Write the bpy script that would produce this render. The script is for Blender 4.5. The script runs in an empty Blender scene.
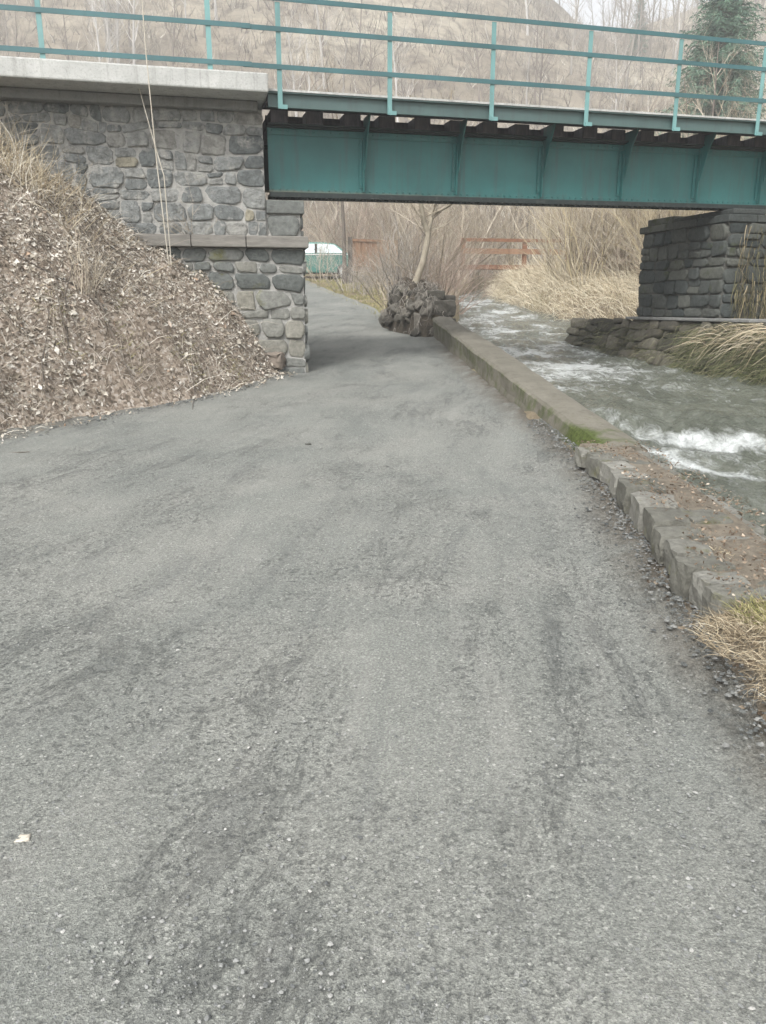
import bpy, math, random
import numpy as np
from mathutils import Vector, Matrix

R = math.radians
rng = random.Random(7)
nrng = np.random.default_rng(11)
scene = bpy.context.scene
COL = scene.collection

# ------------------------------------------------------------------ camera
F, PITCH, EYE = 770.0, R(15.0), 1.5
cam_d = bpy.data.cameras.new('camera')
cam = bpy.data.objects.new('camera', cam_d)
COL.objects.link(cam)
cam.location = (0, 0, EYE)
cam.rotation_euler = (R(90) - PITCH, 0, 0)
cam_d.sensor_fit = 'VERTICAL'
cam_d.sensor_height = 24.0
cam_d.lens = F / 1024 * 24.0
cam_d.clip_start = 0.05
cam_d.clip_end = 3000
scene.camera = cam
CP, SP = math.cos(PITCH), math.sin(PITCH)


def at(px, py, Y):
    """world point on the line of sight through a photo pixel at world depth Y"""
    u = (px - 383) / F
    v = (512 - py) / F
    dy = CP + v * SP
    dz = -SP + v * CP
    t = Y / dy
    return Vector((t * u, Y, EYE + t * dz))


def meet(px, py, zfun, lo=0.5, hi=80.0):
    """world point where the line of sight meets the surface z = zfun(Y)"""
    a, b = lo, hi
    for _ in range(50):
        m = (a + b) / 2
        if at(px, py, m).z > zfun(m):
            a = m
        else:
            b = m
    return at(px, py, (a + b) / 2)


# ------------------------------------------------------------------ terrain functions
_ty = np.arange(-40, 400.01, 0.1)
_slope = np.interp(_ty, [-40, -1, 0, 11, 22, 36, 44, 60, 400], [0.0, 0.02, .03, .0652, .08, .095, .05, .01, 0])
_tz = np.concatenate([[0], np.cumsum((_slope[1:] + _slope[:-1]) / 2 * 0.1)])
_tz -= np.interp(0, _ty, _tz)


def pz(Y):
    return np.interp(Y, _ty, _tz)


def pzf(Y):
    return float(np.interp(Y, _ty, _tz))


def zw0(Y):
    return np.interp(Y, [-12, 3, 5, 7.3, 10, 14.4, 20, 30, 45, 60],
                     [-.55, -.24, -.14, -.02, .12, .50, .95, 1.80, 2.35, 2.4])


WEIR = 12.25


def zw(X, Y):
    w = Y + 1.11 * X
    k = np.clip((w - WEIR + .45) / .5, 0, 1)
    k = k * k * (3 - 2 * k)
    fade = np.clip((Y - 3) / 3, 0, 1) * np.clip((14.4 - Y) / 4, 0, 1)
    return zw0(Y) + .20 * k * fade


def zwf(Y):
    return float(zw0(Y)) + (.15 if 9 < Y < 13 else 0.0)


def poly_x(pts):
    ys = [p[1] for p in pts]
    xs = [p[0] for p in pts]
    return lambda Y: np.interp(Y, ys, xs)


toe_x = poly_x([(-13, -14), (-9.5, -8), (-7.6, -2), (-6.2, 2.5), (-4.9, 5.0), (-3.57, 7.1), (-3.0, 8.3), (-2.2, 9.4),
                (-1.42, 11.35), (-1.45, 14.0), (-2.0, 14.4), (-6.5, 18), (-20, 30), (-40, 60)])
path_r = poly_x([(1.5, -14), (1.45, 0), (1.36, 2.4), (1.40, 3.2), (1.50, 4.4), (1.66, 6.3), (1.44, 9.6), (1.03, 16),
                 (0.75, 17.5), (0.2, 19.5), (-.25, 23), (-1.2, 27), (-2.2, 31), (-3.4, 36), (-4.2, 38), (-6, 42), (-12, 48)])
path_l = poly_x([(-14, -14), (-10.0, -8), (-8.2, -2), (-6.6, 2.5), (-5.2, 5.0), (-3.75, 7.1), (-3.2, 8.3), (-2.45, 9.4),
                 (-1.75, 11.35), (-1.9, 14), (-2.3, 18), (-2.7, 25), (-3.4, 31), (-5.0, 36), (-9, 42), (-15, 48)])
sl_x = poly_x([(2.0, -14), (2.0, 3), (2.08, 4.2), (2.10, 6.5), (2.02, 8.9), (1.48, 16), (1.6, 18), (2.3, 24), (2.9, 31), (4.5, 40),
               (9, 60)])
sr_x = poly_x([(6.8, -14), (6.6, 4), (6.3, 9), (6.0, 12.2), (5.7, 14.2), (6.0, 17), (6.1, 19), (4.9, 22.5), (4.1, 29), (5.0, 36),
               (8, 42), (13, 60)])


def _hash(ix, iy, s):
    h = (ix * 374761393 + iy * 668265263 + s * 1442695041) & 0xffffffff
    h = ((h ^ (h >> 13)) * 1274126177) & 0xffffffff
    return ((h ^ (h >> 16)) & 0xffff) / 65535.0


def vnoise(x, y, s=0):
    ix = np.floor(x).astype(np.int64)
    iy = np.floor(y).astype(np.int64)
    fx, fy = x - ix, y - iy
    fx = fx * fx * (3 - 2 * fx)
    fy = fy * fy * (3 - 2 * fy)
    a = _hash(ix, iy, s) * (1 - fx) + _hash(ix + 1, iy, s) * fx
    b = _hash(ix, iy + 1, s) * (1 - fx) + _hash(ix + 1, iy + 1, s) * fx
    return (a * (1 - fy) + b * fy) * 2 - 1


def fbm(x, y, s=0, o=4):
    r, a = 0, 1.0
    for k in range(o):
        r = r + a * vnoise(x * 2 ** k + 17.3 * k, y * 2 ** k - 9.1 * k, s + k)
        a *= .5
    return r


def emb(X, Y):
    d = .89 * (toe_x(Y) - X) + np.clip((10.9 - Y) / 2, 0, 1) * (.10 * fbm(X * 1.1, Y * 1.1, 7, 3) + .03 * vnoise(X * 7, Y * 7, 8))
    f = np.interp(d, [-.01, 0, .12, .58, 1.94, 3.0, 4.0, 8, 80], [0, 0, .16, .98, 2.42, 3.25, 3.62, 3.8, 3.8])
    return f, d


def ground_h(X, Y):
    base = pz(Y)
    f, d = emb(X, Y)
    rough = .11 * fbm(X * 1.1, Y * 1.1, 3) + .032 * fbm(X * 6, Y * 6, 5, 3)
    z = base - .035 + np.where(d > 0, f + rough * np.clip(d / .4, 0, 1) * 1.5, 0)
    inpath = (X > path_l(Y) - .05) & (X < path_r(Y) + .05)
    z = np.where(~inpath & (d <= 0), z + .03 + .6 * rough, z)
    # strip between path and stream
    sl, sr, w = sl_x(Y), sr_x(Y), zw(X, Y)
    pr = path_r(Y)
    strip = (X > pr) & (X < sl)
    t = np.clip((X - pr) / np.maximum(sl - pr, .05), 0, 1)
    near = np.clip((3.5 - Y) / .6, 0, 1)
    bank = base + .02 + near * (.22 * np.clip(t * 2.2, 0, 1)) - .02 * (1 - near)
    z = np.where(strip, bank + rough * .6, z)
    z = np.where((X >= sl) & (X <= sr), w - .3 + .15 * rough, z)
    e = X - sr
    rb = np.interp(e, [0, .15, .5, 1.0, 3.0, 9.0, 30, 90], [-.25, .0, .42, .65, 1.1, 2.6, 8.0, 22])
    lum = .14 * fbm(X * .9, Y * .9, 21) + .03 * fbm(X * 5, Y * 5, 23)
    z = np.where(e > 0, w + rb + lum * np.clip(e / .5, 0, 1), z)
    return z


def gz(x, y):
    return float(ground_h(np.array([x]), np.array([float(y)]))[0])


def hill_h(X, Y):
    a = X / np.maximum(Y, 1)
    ridge = np.interp(a, [-1.2, -.1, .08, .17, .25, .32, .40, .6, 1.2], [92, 92, 83, 70, 60, 61, 66, 78, 92])
    s = np.clip((Y - 58) / 142, -.4, 1)
    s2 = np.where(s < 0, s * .3, s - .10 * np.sin(s * math.pi * 2) * .6)
    n = 3.0 * fbm(X * .03, Y * .03, 31) * np.clip(s * 4, 0, 1) + .5 * fbm(X * .2, Y * .2, 33) * np.clip(s * 6, 0, 1)
    back = np.clip((Y - 200) / 130, 0, 1)
    return 2.2 + ridge * s2 + n - back * ridge * .3


def hz(x, y):
    return float(hill_h(np.array([float(x)]), np.array([float(y)]))[0])


# ------------------------------------------------------------------ object helpers
def tag(o, label=None, cat=None, group=None, kind=None):
    if label:
        o['label'] = label
    if cat:
        o['category'] = cat
    if group:
        o['group'] = group
    if kind:
        o['kind'] = kind
    return o


def empty(name, loc, label, cat, group=None):
    o = bpy.data.objects.new(name, None)
    COL.objects.link(o)
    o.location = loc
    o.empty_display_size = .2
    return tag(o, label, cat, group)


class MB:
    def __init__(self):
        self.v, self.f = [], []

    def add(self, vs, fs):
        n = len(self.v)
        self.v.extend([tuple(p) for p in vs])
        self.f.extend([tuple(i + n for i in q) for q in fs])

    def box(self, c, s, ax=None):
        """box centred at c, full sizes s, optional axes (three unit vectors)"""
        c = Vector(c)
        ax = ax or (Vector((1, 0, 0)), Vector((0, 1, 0)), Vector((0, 0, 1)))
        vs = []
        for k in (-.5, .5):
            for j in (-.5, .5):
                for i in (-.5, .5):
                    vs.append(c + ax[0] * (i * s[0]) + ax[1] * (j * s[1]) + ax[2] * (k * s[2]))
        self.add(vs, [(0, 2, 3, 1), (4, 5, 7, 6), (0, 1, 5, 4), (2, 6, 7, 3), (0, 4, 6, 2), (1, 3, 7, 5)])

    def tube(self, pts, rad, n=5, cap=True):
        pts = [Vector(p) for p in pts]
        if not isinstance(rad, (list, tuple)):
            rad = [rad] * len(pts)
        base = len(self.v)
        t0 = (pts[1] - pts[0]).normalized()
        ref = Vector((0, 0, 1)) if abs(t0.z) < .9 else Vector((1, 0, 0))
        a = t0.cross(ref).normalized()
        for i, p in enumerate(pts):
            if i == 0:
                t = t0
            elif i == len(pts) - 1:
                t = (pts[i] - pts[i - 1])
            else:
                t = (pts[i + 1] - pts[i - 1])
            if t.length < 1e-9:
                t = t0
            t = t.normalized()
            a = (a - t * a.dot(t))
            a = a.normalized() if a.length > 1e-6 else t.orthogonal().normalized()
            b = t.cross(a)
            for k in range(n):
                th = 2 * math.pi * k / n
                q = p + (a * math.cos(th) + b * math.sin(th)) * rad[i]
                self.v.append((q.x, q.y, q.z))
        for i in range(len(pts) - 1):
            for k in range(n):
                k2 = (k + 1) % n
                self.f.append((base + i * n + k, base + i * n + k2, base + (i + 1) * n + k2, base + (i + 1) * n + k))
        if cap:
            self.f.append(tuple(base + k for k in range(n))[::-1])
            self.f.append(tuple(base + (len(pts) - 1) * n + k for k in range(n)))

    def blade(self, pts, wid):
        """thin tapered ribbon through pts"""
        base = len(self.v)
        m = len(pts)
        d = Vector(pts[-1]) - Vector(pts[0])
        side = d.cross(Vector((rng.uniform(-1, 1), rng.uniform(-1, 1), .3)))
        side = side.normalized() if side.length > 1e-6 else Vector((1, 0, 0))
        for i, p in enumerate(pts):
            w = wid * (1 - .8 * i / (m - 1)) * .5
            p = Vector(p)
            a, b = p - side * w, p + side * w
            self.v.append((a.x, a.y, a.z))
            self.v.append((b.x, b.y, b.z))
        for i in range(m - 1):
            k = base + 2 * i
            self.f.append((k, k + 1, k + 3, k + 2))

    def build(self, name, mat, parent=None, smooth=False, bevel=0, loc=None, recalc=False):
        me = bpy.data.meshes.new(name)
        me.from_pydata(self.v, [], self.f)
        if recalc:
            import bmesh
            bm = bmesh.new()
            bm.from_mesh(me)
            bmesh.ops.recalc_face_normals(bm, faces=bm.faces)
            bm.to_mesh(me)
            bm.free()
        me.update()
        for m in (mat if isinstance(mat, list) else [mat]):
            me.materials.append(m)
        if smooth:
            me.polygons.foreach_set('use_smooth', [True] * len(me.polygons))
        o = bpy.data.objects.new(name, me)
        COL.objects.link(o)
        if parent:
            o.parent = parent
            o.matrix_parent_inverse = Matrix.Translation(parent.location).inverted()
        if loc is not None:
            o.location = loc
        if bevel:
            b = o.modifiers.new('bevel', 'BEVEL')
            b.width = bevel
            b.segments = 2
            b.limit_method = 'ANGLE'
            b.angle_limit = R(40)
        return o


def grid_mesh(name, xs, ys, hfun, mat):
    X, Y = np.meshgrid(xs, ys)
    Z = hfun(X, Y)
    nx, ny = len(xs), len(ys)
    v = np.stack([X.ravel(), Y.ravel(), Z.ravel()], 1)
    i = np.arange(ny - 1)[:, None] * nx + np.arange(nx - 1)[None, :]
    f = np.stack([i.ravel(), i.ravel() + 1, i.ravel() + nx + 1, i.ravel() + nx], 1)
    me = bpy.data.meshes.new(name)
    me.from_pydata(v.tolist(), [], f.tolist())
    for m in (mat if isinstance(mat, list) else [mat]):
        me.materials.append(m)
    me.polygons.foreach_set('use_smooth', [True] * len(me.polygons))
    me.update()
    o = bpy.data.objects.new(name, me)
    COL.objects.link(o)
    return o, v, f


def dup_tree(o, loc, rz=0.0, sc=1.0, label=None, group=None):
    c = o.copy()
    COL.objects.link(c)
    c.location = loc
    c.rotation_euler = (0, 0, rz)
    c.scale = (sc, sc, sc) if not isinstance(sc, tuple) else sc
    if label:
        c['label'] = label
    if group:
        c['group'] = group
    for ch in o.children:
        k = ch.copy()
        COL.objects.link(k)
        k.parent = c
    return c


# ------------------------------------------------------------------ materials
def new_mat(name):
    m = bpy.data.materials.new(name)
    m.use_nodes = True
    nt = m.node_tree
    for n in list(nt.nodes):
        nt.nodes.remove(n)
    out = nt.nodes.new('ShaderNodeOutputMaterial')
    b = nt.nodes.new('ShaderNodeBsdfPrincipled')
    nt.links.new(b.outputs[0], out.inputs[0])
    return m, nt, b


class G:
    """little node graph helper"""

    def __init__(self, nt):
        self.nt = nt

    def n(self, t, **kw):
        x = self.nt.nodes.new(t)
        for k, v in kw.items():
            setattr(x, k, v)
        return x

    def l(self, a, b):
        self.nt.links.new(a, b)

    def coord(self, scale=(1, 1, 1), rot=(0, 0, 0), kind='Object'):
        tc = self.n('ShaderNodeTexCoord')
        mp = self.n('ShaderNodeMapping')
        mp.inputs['Scale'].default_value = scale
        mp.inputs['Rotation'].default_value = rot
        self.l(tc.outputs[kind], mp.inputs[0])
        return mp.outputs[0]

    def drag(self, rot, scale, bend=.8):
        """object coordinates turned, bent a little, then drawn out"""
        co = self.coord((1, 1, 1), (0, 0, rot))
        nz = self.n('ShaderNodeTexNoise')
        nz.inputs['Scale'].default_value = .22
        nz.inputs['Detail'].default_value = 1
        self.l(co, nz.inputs['Vector'])
        v = self.n('ShaderNodeVectorMath', operation='SCALE')
        v.inputs['Scale'].default_value = bend
        self.l(nz.outputs['Color'], v.inputs[0])
        a = self.n('ShaderNodeVectorMath', operation='ADD')
        self.l(co, a.inputs[0])
        self.l(v.outputs[0], a.inputs[1])
        mp = self.n('ShaderNodeMapping')
        mp.inputs['Scale'].default_value = scale
        self.l(a.outputs[0], mp.inputs[0])
        return mp.outputs[0]

    def noise(self, co, scale, detail=6, rough=.6, dist=0):
        x = self.n('ShaderNodeTexNoise')
        x.inputs['Scale'].default_value = scale
        x.inputs['Detail'].default_value = detail
        x.inputs['Roughness'].default_value = rough
        x.inputs['Distortion'].default_value = dist
        self.l(co, x.inputs['Vector'])
        return x.outputs['Fac']

    def voro(self, co, scale, feature='F1'):
        x = self.n('ShaderNodeTexVoronoi', feature=feature)
        x.inputs['Scale'].default_value = scale
        self.l(co, x.inputs['Vector'])
        return x

    def ramp(self, fac, stops):
        x = self.n('ShaderNodeValToRGB')
        e = x.color_ramp.elements
        while len(e) < len(stops):
            e.new(.5)
        for el, (p, c) in zip(e, stops):
            el.position = p
            el.color = (*c, 1) if len(c) == 3 else c
        self.l(fac, x.inputs[0])
        return x.outputs[0]

    def val(self, fac, a, b, lo=0.0, hi=1.0):
        x = self.n('ShaderNodeMapRange')
        x.inputs[1].default_value = a
        x.inputs[2].default_value = b
        x.inputs[3].default_value = lo
        x.inputs[4].default_value = hi
        self.l(fac, x.inputs[0])
        return x.outputs[0]

    def math(self, op, a, b=None):
        x = self.n('ShaderNodeMath', operation=op)
        for i, q in enumerate((a, b)):
            if q is None:
                continue
            if isinstance(q, (int, float)):
                x.inputs[i].default_value = q
            else:
                self.l(q, x.inputs[i])
        return x.outputs[0]

    def mix(self, fac, a, b, mode='MIX'):
        x = self.n('ShaderNodeMix', data_type='RGBA', blend_type=mode)
        if isinstance(fac, (int, float)):
            x.inputs[0].default_value = fac
        else:
            self.l(fac, x.inputs[0])
        for i, q in ((6, a), (7, b)):
            if isinstance(q, tuple):
                x.inputs[i].default_value = (*q, 1) if len(q) == 3 else q
            else:
                self.l(q, x.inputs[i])
        return x.outputs[2]

    def bump(self, h, bsdf, strength=.5, dist=.02):
        x = self.n('ShaderNodeBump')
        x.inputs['Strength'].default_value = strength
        x.inputs['Distance'].default_value = dist
        self.l(h, x.inputs['Height'])
        self.l(x.outputs[0], bsdf.inputs['Normal'])
        return x

    def island(self):
        return self.n('ShaderNodeNewGeometry').outputs['Random Per Island']

    def objrand(self):
        return self.n('ShaderNodeObjectInfo').outputs['Random']


def m_simple(name, c1, c2, scale=6, rough=.8, bump=.3, bdist=.01, stretch=(1, 1, 1), metal=0, spec=None):
    m, nt, b = new_mat(name)
    g = G(nt)
    co = g.coord(stretch)
    f = g.noise(co, scale, 7, .65)
    col = g.ramp(f, [(.3, c1), (.7, c2)])
    g.l(col, b.inputs['Base Color'])
    b.inputs['Roughness'].default_value = rough
    b.inputs['Metallic'].default_value = metal
    if spec is not None:
        b.inputs['Specular IOR Level'].default_value = spec
    if bump:
        g.bump(g.noise(co, scale * 5, 6, .7), b, bump, bdist)
    return m


def m_island(name, stops, rough=.9, noise_scale=20, amt=.35, bump=.4, bdist=.01, trans=False, moss=None):
    """each loose piece of the mesh takes its own colour from stops"""
    m, nt, b = new_mat(name)
    g = G(nt)
    col = g.ramp(g.island(), stops)
    co = g.coord()
    f = g.noise(co, noise_scale, 6, .7)
    k = g.val(f, .25, .75, 1 - amt, 1 + amt)
    kk = g.n('ShaderNodeCombineColor')
    for i in range(3):
        g.l(k, kk.inputs[i])
    col = g.mix(1.0, col, kk.outputs[0], 'MULTIPLY')
    if moss:
        mk = g.val(g.noise(co, moss[0], 5, .65), moss[1], moss[1] + .12)
        col = g.mix(mk, col, moss[2])
    g.l(col, b.inputs['Base Color'])
    b.inputs['Roughness'].default_value = rough
    b.inputs['Specular IOR Level'].default_value = .25
    if bump:
        g.bump(g.noise(co, noise_scale * 2.2, 7, .7), b, bump, bdist)
    return m


def m_objrand(name, stops, rough=.9, scale=8):
    m, nt, b = new_mat(name)
    g = G(nt)
    col = g.ramp(g.objrand(), stops)
    isl = g.island()
    col = g.mix(g.val(isl, 0, .55, .78, 0), col, (.075, .06, .047))
    col = g.mix(g.val(isl, .75, 1, 0, .45), col, (.70, .65, .56))
    f = g.noise(g.coord(), scale, 4, .6)
    col = g.mix(g.val(f, .4, .75, 0, .4), col, (.14, .115, .09))
    g.l(col, b.inputs['Base Color'])
    b.inputs['Roughness'].default_value = rough
    b.inputs['Specular IOR Level'].default_value = .2
    return m


def mat_path():
    m, nt, b = new_mat('gravel_path')
    g = G(nt)
    co = g.coord()
    low = g.noise(co, .7, 5, .6, .6)
    col = g.ramp(low, [(.3, (.180, .189, .176)), (.7, (.246, .248, .228))])
    # fine crushed stone grains
    v1 = g.voro(co, 210)
    s1 = g.n('ShaderNodeSeparateColor')
    g.l(v1.outputs['Color'], s1.inputs[0])
    col = g.mix(.50, col, g.ramp(s1.outputs[0], [(0, (.20, .20, .20)), (.45, (.47, .47, .47)), (.85, (.62, .62, .61)), (1, (.95, .95, .92))]), 'OVERLAY')
    gr = g.noise(co, 95, 4, .75)
    col = g.mix(.55, col, g.ramp(gr, [(.32, (.25, .25, .25)), (.5, (.5, .5, .5)), (.7, (.72, .72, .71))]), 'OVERLAY')
    v2 = g.voro(co, 70)
    s2 = g.n('ShaderNodeSeparateColor')
    g.l(v2.outputs['Color'], s2.inputs[0])
    pebble = g.math('MULTIPLY', g.val(s2.outputs[1], .84, .88), g.val(v2.outputs['Distance'], .46, .34))
    col = g.mix(g.math('MULTIPLY', pebble, .55), col, g.ramp(s2.outputs[2], [(0, (.12, .13, .13)), (.45, (.28, .28, .27)), (1, (.50, .50, .46))]))
    # crumbly dark scuffs where the surface is dragged loose
    co2 = g.drag(R(13), (1.0, .30, 1), 1.2)
    scf = g.noise(co2, 5.5, 9, .80, .5)
    patch = g.noise(g.drag(R(13), (1.0, .5, 1), 1.2), 1.7, 4, .6)
    sm = g.math('MULTIPLY', g.val(scf, .52, .57), g.val(patch, .47, .58))
    col = g.mix(g.math('MULTIPLY', sm, .30), col, (.085, .09, .09))
    crumb = g.math('MULTIPLY', g.val(g.noise(co, 38, 5, .8), .54, .62), g.val(patch, .36, .56))
    col = g.mix(g.math('MULTIPLY', crumb, .58), col, (.08, .085, .085))
    co3 = g.drag(R(11), (1.6, .10, 1), 2.2)
    tr = g.noise(co3, 3.4, 6, .65)
    col = g.mix(g.math('MULTIPLY', g.val(tr, .55, .66), .26), col, (.11, .115, .115))
    col = g.mix(g.math('MULTIPLY', g.val(tr, .46, .34), .12), col, (.36, .35, .325))
    # soil washed out at the foot of the wall and the slope
    at_ = g.n('ShaderNodeAttribute', attribute_name='edge')
    ed = g.math('MULTIPLY', at_.outputs['Fac'], g.val(g.noise(co, 3.5, 6, .7), .3, .55))
    col = g.mix(ed, col, g.ramp(g.noise(co, 30, 5, .7), [(.3, (.06, .052, .042)), (.7, (.15, .13, .105))]))
    g.l(col, b.inputs['Base Color'])
    b.inputs['Roughness'].default_value = .95
    b.inputs['Specular IOR Level'].default_value = .15
    h = g.math('ADD', g.math('MULTIPLY', v1.outputs['Distance'], .35), gr)
    h = g.math('ADD', h, g.math('MULTIPLY', g.noise(co, 22, 5, .7), .9))
    h = g.math('SUBTRACT', h, g.math('MULTIPLY', crumb, .8))
    h = g.math('SUBTRACT', h, g.math('MULTIPLY', sm, .7))
    g.bump(h, b, .7, .012)
    return m


def mat_water():
    m, nt, b = new_mat('stream_water')
    g = G(nt)
    co = g.coord((1, .55, 1), (0, 0, R(18)))
    fm = g.n('ShaderNodeAttribute', attribute_name='foam_sheen').outputs['Fac']
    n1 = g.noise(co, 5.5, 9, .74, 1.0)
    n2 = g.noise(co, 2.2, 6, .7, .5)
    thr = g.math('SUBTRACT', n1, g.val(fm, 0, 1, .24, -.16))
    foam_sheen = g.val(thr, .38, .82)
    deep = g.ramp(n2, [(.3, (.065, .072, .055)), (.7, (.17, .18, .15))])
    col = g.mix(foam_sheen, deep, (.74, .77, .77))
    g.l(col, b.inputs['Base Color'])
    g.l(g.val(foam_sheen, 0, 1, .06, .6), b.inputs['Roughness'])
    b.inputs['IOR'].default_value = 1.33
    h = g.math('ADD', g.noise(co, 9, 6, .65, .8), g.math('MULTIPLY', g.noise(co, 26, 4, .6), .35))
    g.bump(h, b, 1.0, .10)
    return m


def mat_litter():
    m, nt, b = new_mat('leaf_littered_soil')
    g = G(nt)
    co = g.coord()
    v = g.voro(co, 30)
    s = g.n('ShaderNodeSeparateColor')
    g.l(v.outputs['Color'], s.inputs[0])
    col = g.ramp(s.outputs[0], [(0, (.10, .08, .06)), (.35, (.22, .175, .135)), (.7, (.33, .275, .22)), (1, (.46, .41, .36))])
    col = g.mix(g.val(g.noise(co, 1.6, 5, .65), .48, .7, 0, .6), col, (.10, .08, .06))
    g.l(col, b.inputs['Base Color'])
    b.inputs['Roughness'].default_value = .95
    g.bump(g.noise(co, 24, 6, .75), b, .9, .03)
    return m


def mat_ground():
    m, nt, b = new_mat('winter_ground')
    g = G(nt)
    co = g.coord()
    a = g.noise(co, .5, 6, .65)
    col = g.ramp(a, [(.3, (.16, .125, .085)), (.5, (.27, .22, .14)), (.7, (.25, .235, .11))])
    col = g.mix(g.val(g.noise(co, 9, 7, .75), .35, .7, 0, .75), col, (.09, .07, .05))
    g.l(col, b.inputs['Base Color'])
    b.inputs['Roughness'].default_value = .95
    g.bump(g.noise(co, 14, 7, .75), b, .9, .05)
    return m


def mat_hill():
    m, nt, b = new_mat('wooded_hillside_floor')
    g = G(nt)
    co = g.coord()
    a = g.noise(co, .03, 8, .65, .5)
    col = g.ramp(a, [(.32, (.19, .16, .12)), (.5, (.36, .31, .24)), (.68, (.52, .47, .37))])
    col = g.mix(g.val(g.noise(co, .35, 8, .75), .45, .62, 0, .8), col, (.16, .13, .105))
    g.l(col, b.inputs['Base Color'])
    b.inputs['Roughness'].default_value = 1
    b.inputs['Specular IOR Level'].default_value = .05
    g.bump(g.noise(co, .5, 8, .75), b, 1, 1.0)
    return m


def mat_concrete(name, c1, c2, moss=None, stain=.5):
    m, nt, b = new_mat(name)
    g = G(nt)
    co = g.coord()
    a = g.noise(co, 2.2, 8, .7)
    col = g.ramp(a, [(.3, c1), (.7, c2)])
    # run-down streaks
    st = g.noise(g.coord((7, 7, .6)), 1.6, 5, .65)
    col = g.mix(g.val(st, .52, .72, 0, stain), col, (.075, .068, .055))
    col = g.mix(g.val(g.noise(co, 45, 5, .7), .5, .75, 0, .4), col, (.06, .055, .05))
    if moss:
        # moss grows where the noise says so and, thickest, round one spot
        at_ = g.n('ShaderNodeAttribute', attribute_name='moss').outputs['Fac']
        mm = g.val(g.math('ADD', g.noise(co, 5, 7, .7), g.math('MULTIPLY', at_, .45)), .60, .78)
        gr = g.ramp(g.noise(co, 25, 4, .6), [(.3, (.035, .045, .012)), (.7, (.085, .11, .028))])
        mm = g.math('MULTIPLY', mm, g.val(at_, 0, .8, .45, 1.0))
        col = g.mix(mm, col, gr)
    g.l(col, b.inputs['Base Color'])
    b.inputs['Roughness'].default_value = .9
    b.inputs['Specular IOR Level'].default_value = .25
    g.bump(g.noise(co, 22, 8, .75), b, .6, .015)
    return m


def mat_paint(name, base, dirty=.35, rough=.45, zdust=None):
    m, nt, b = new_mat(name)
    g = G(nt)
    co = g.coord()
    n1 = g.noise(co, 1.2, 6, .6)
    dark = tuple(c * .72 for c in base)
    col = g.ramp(n1, [(.35, dark), (.65, base)])
    st = g.noise(g.coord((9, 9, .5)), 1.5, 5, .6)
    col = g.mix(g.val(st, .5, .75, 0, dirty), col, (.05, .055, .05))
    rs = g.noise(co, 7, 8, .75)
    col = g.mix(g.val(rs, .66, .74, 0, .8), col, (.12, .06, .03))
    if zdust is not None:
        sx = g.n('ShaderNodeSeparateXYZ')
        g.l(co, sx.inputs[0])
        zz = g.math('ADD', sx.outputs[2], g.math('MULTIPLY', g.noise(co, 6, 5, .7), .06))
        col = g.mix(g.val(zz, zdust + .075, zdust + .03, 0, .75), col, (.17, .145, .095))
    g.l(col, b.inputs['Base Color'])
    b.inputs['Roughness'].default_value = rough
    g.bump(g.noise(co, 14, 5, .6), b, .12, .01)
    return m


M = {}
M['path'] = mat_path()
M['water'] = mat_water()
M['litter'] = mat_litter()
M['ground'] = mat_ground()
M['hill'] = mat_hill()
M['girder'] = mat_paint('teal_girder_paint', (.026, .130, .126), .5, .5, 3.035)
M['girder_dark'] = mat_paint('grimy_shaded_flange_paint', (.014, .022, .021), .6, .7)  # near-black colour holds underside shade as well as grime
M['channel'] = mat_paint('grey_green_channel_paint', (.075, .125, .12), .4, .5)
M['rail'] = mat_paint('shaded_teal_rail_paint', (.050, .135, .145), .2, .45)  # railing teal darkened, shade of the rail undersides put into the colour
M['post'] = mat_paint('lit_teal_post_paint', (.165, .33, .325), .25, .45)  # same railing teal lightened as if lit
M['mortar'] = m_simple('lime_mortar', (.27, .268, .252), (.45, .44, .415), 9, .95, 1, .03)
M['mortar_dark'] = m_simple('dark_wet_mortar', (.035, .036, .032), (.11, .108, .095), 9, .95, .8, .02)
M['stone'] = m_island('grey_rubble_stone', [(0, (.14, .152, .15)), (.3, (.19, .20, .196)), (.6, (.23, .238, .23)), (.9, (.28, .283, .268)),
                                            (.985, (.26, .255, .235)), (1, (.28, .26, .20))], .95, 9, .55, 1.0, .05, moss=(5, .53, (.36, .355, .33)))
M['stone_low'] = m_island('lichened_rubble_stone', [(0, (.10, .11, .105)), (.4, (.16, .167, .157)), (.7, (.195, .196, .178)), (1, (.24, .23, .195))],
                          .9, 14, .4, .8, .03, moss=(2.5, .58, (.13, .13, .06)))
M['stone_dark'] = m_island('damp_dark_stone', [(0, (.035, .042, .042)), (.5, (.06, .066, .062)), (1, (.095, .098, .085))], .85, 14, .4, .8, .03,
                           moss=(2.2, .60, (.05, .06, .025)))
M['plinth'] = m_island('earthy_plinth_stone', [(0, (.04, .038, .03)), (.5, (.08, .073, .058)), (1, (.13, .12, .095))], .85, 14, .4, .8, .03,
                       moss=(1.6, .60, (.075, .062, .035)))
M['heap_stone'] = m_island('dark_heap_stone', [(0, (.06, .055, .047)), (.5, (.115, .108, .092)), (1, (.19, .175, .15))], .9, 12, .4, .9, .03,
                           moss=(4, .6, (.05, .055, .025)))
M['cap_stone'] = m_island('pale_edge_stone', [(0, (.12, .118, .10)), (.5, (.175, .172, .15)), (1, (.25, .245, .22))], .9, 18, .35, .8, .02,
                          moss=(6, .57, (.12, .12, .06)))
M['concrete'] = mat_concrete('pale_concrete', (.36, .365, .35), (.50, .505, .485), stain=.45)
M['concrete_dark'] = mat_concrete('shaded_concrete', (.16, .165, .16), (.24, .24, .23))  # shade under the slab put into the beam's colour; ledge plain grey
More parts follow.
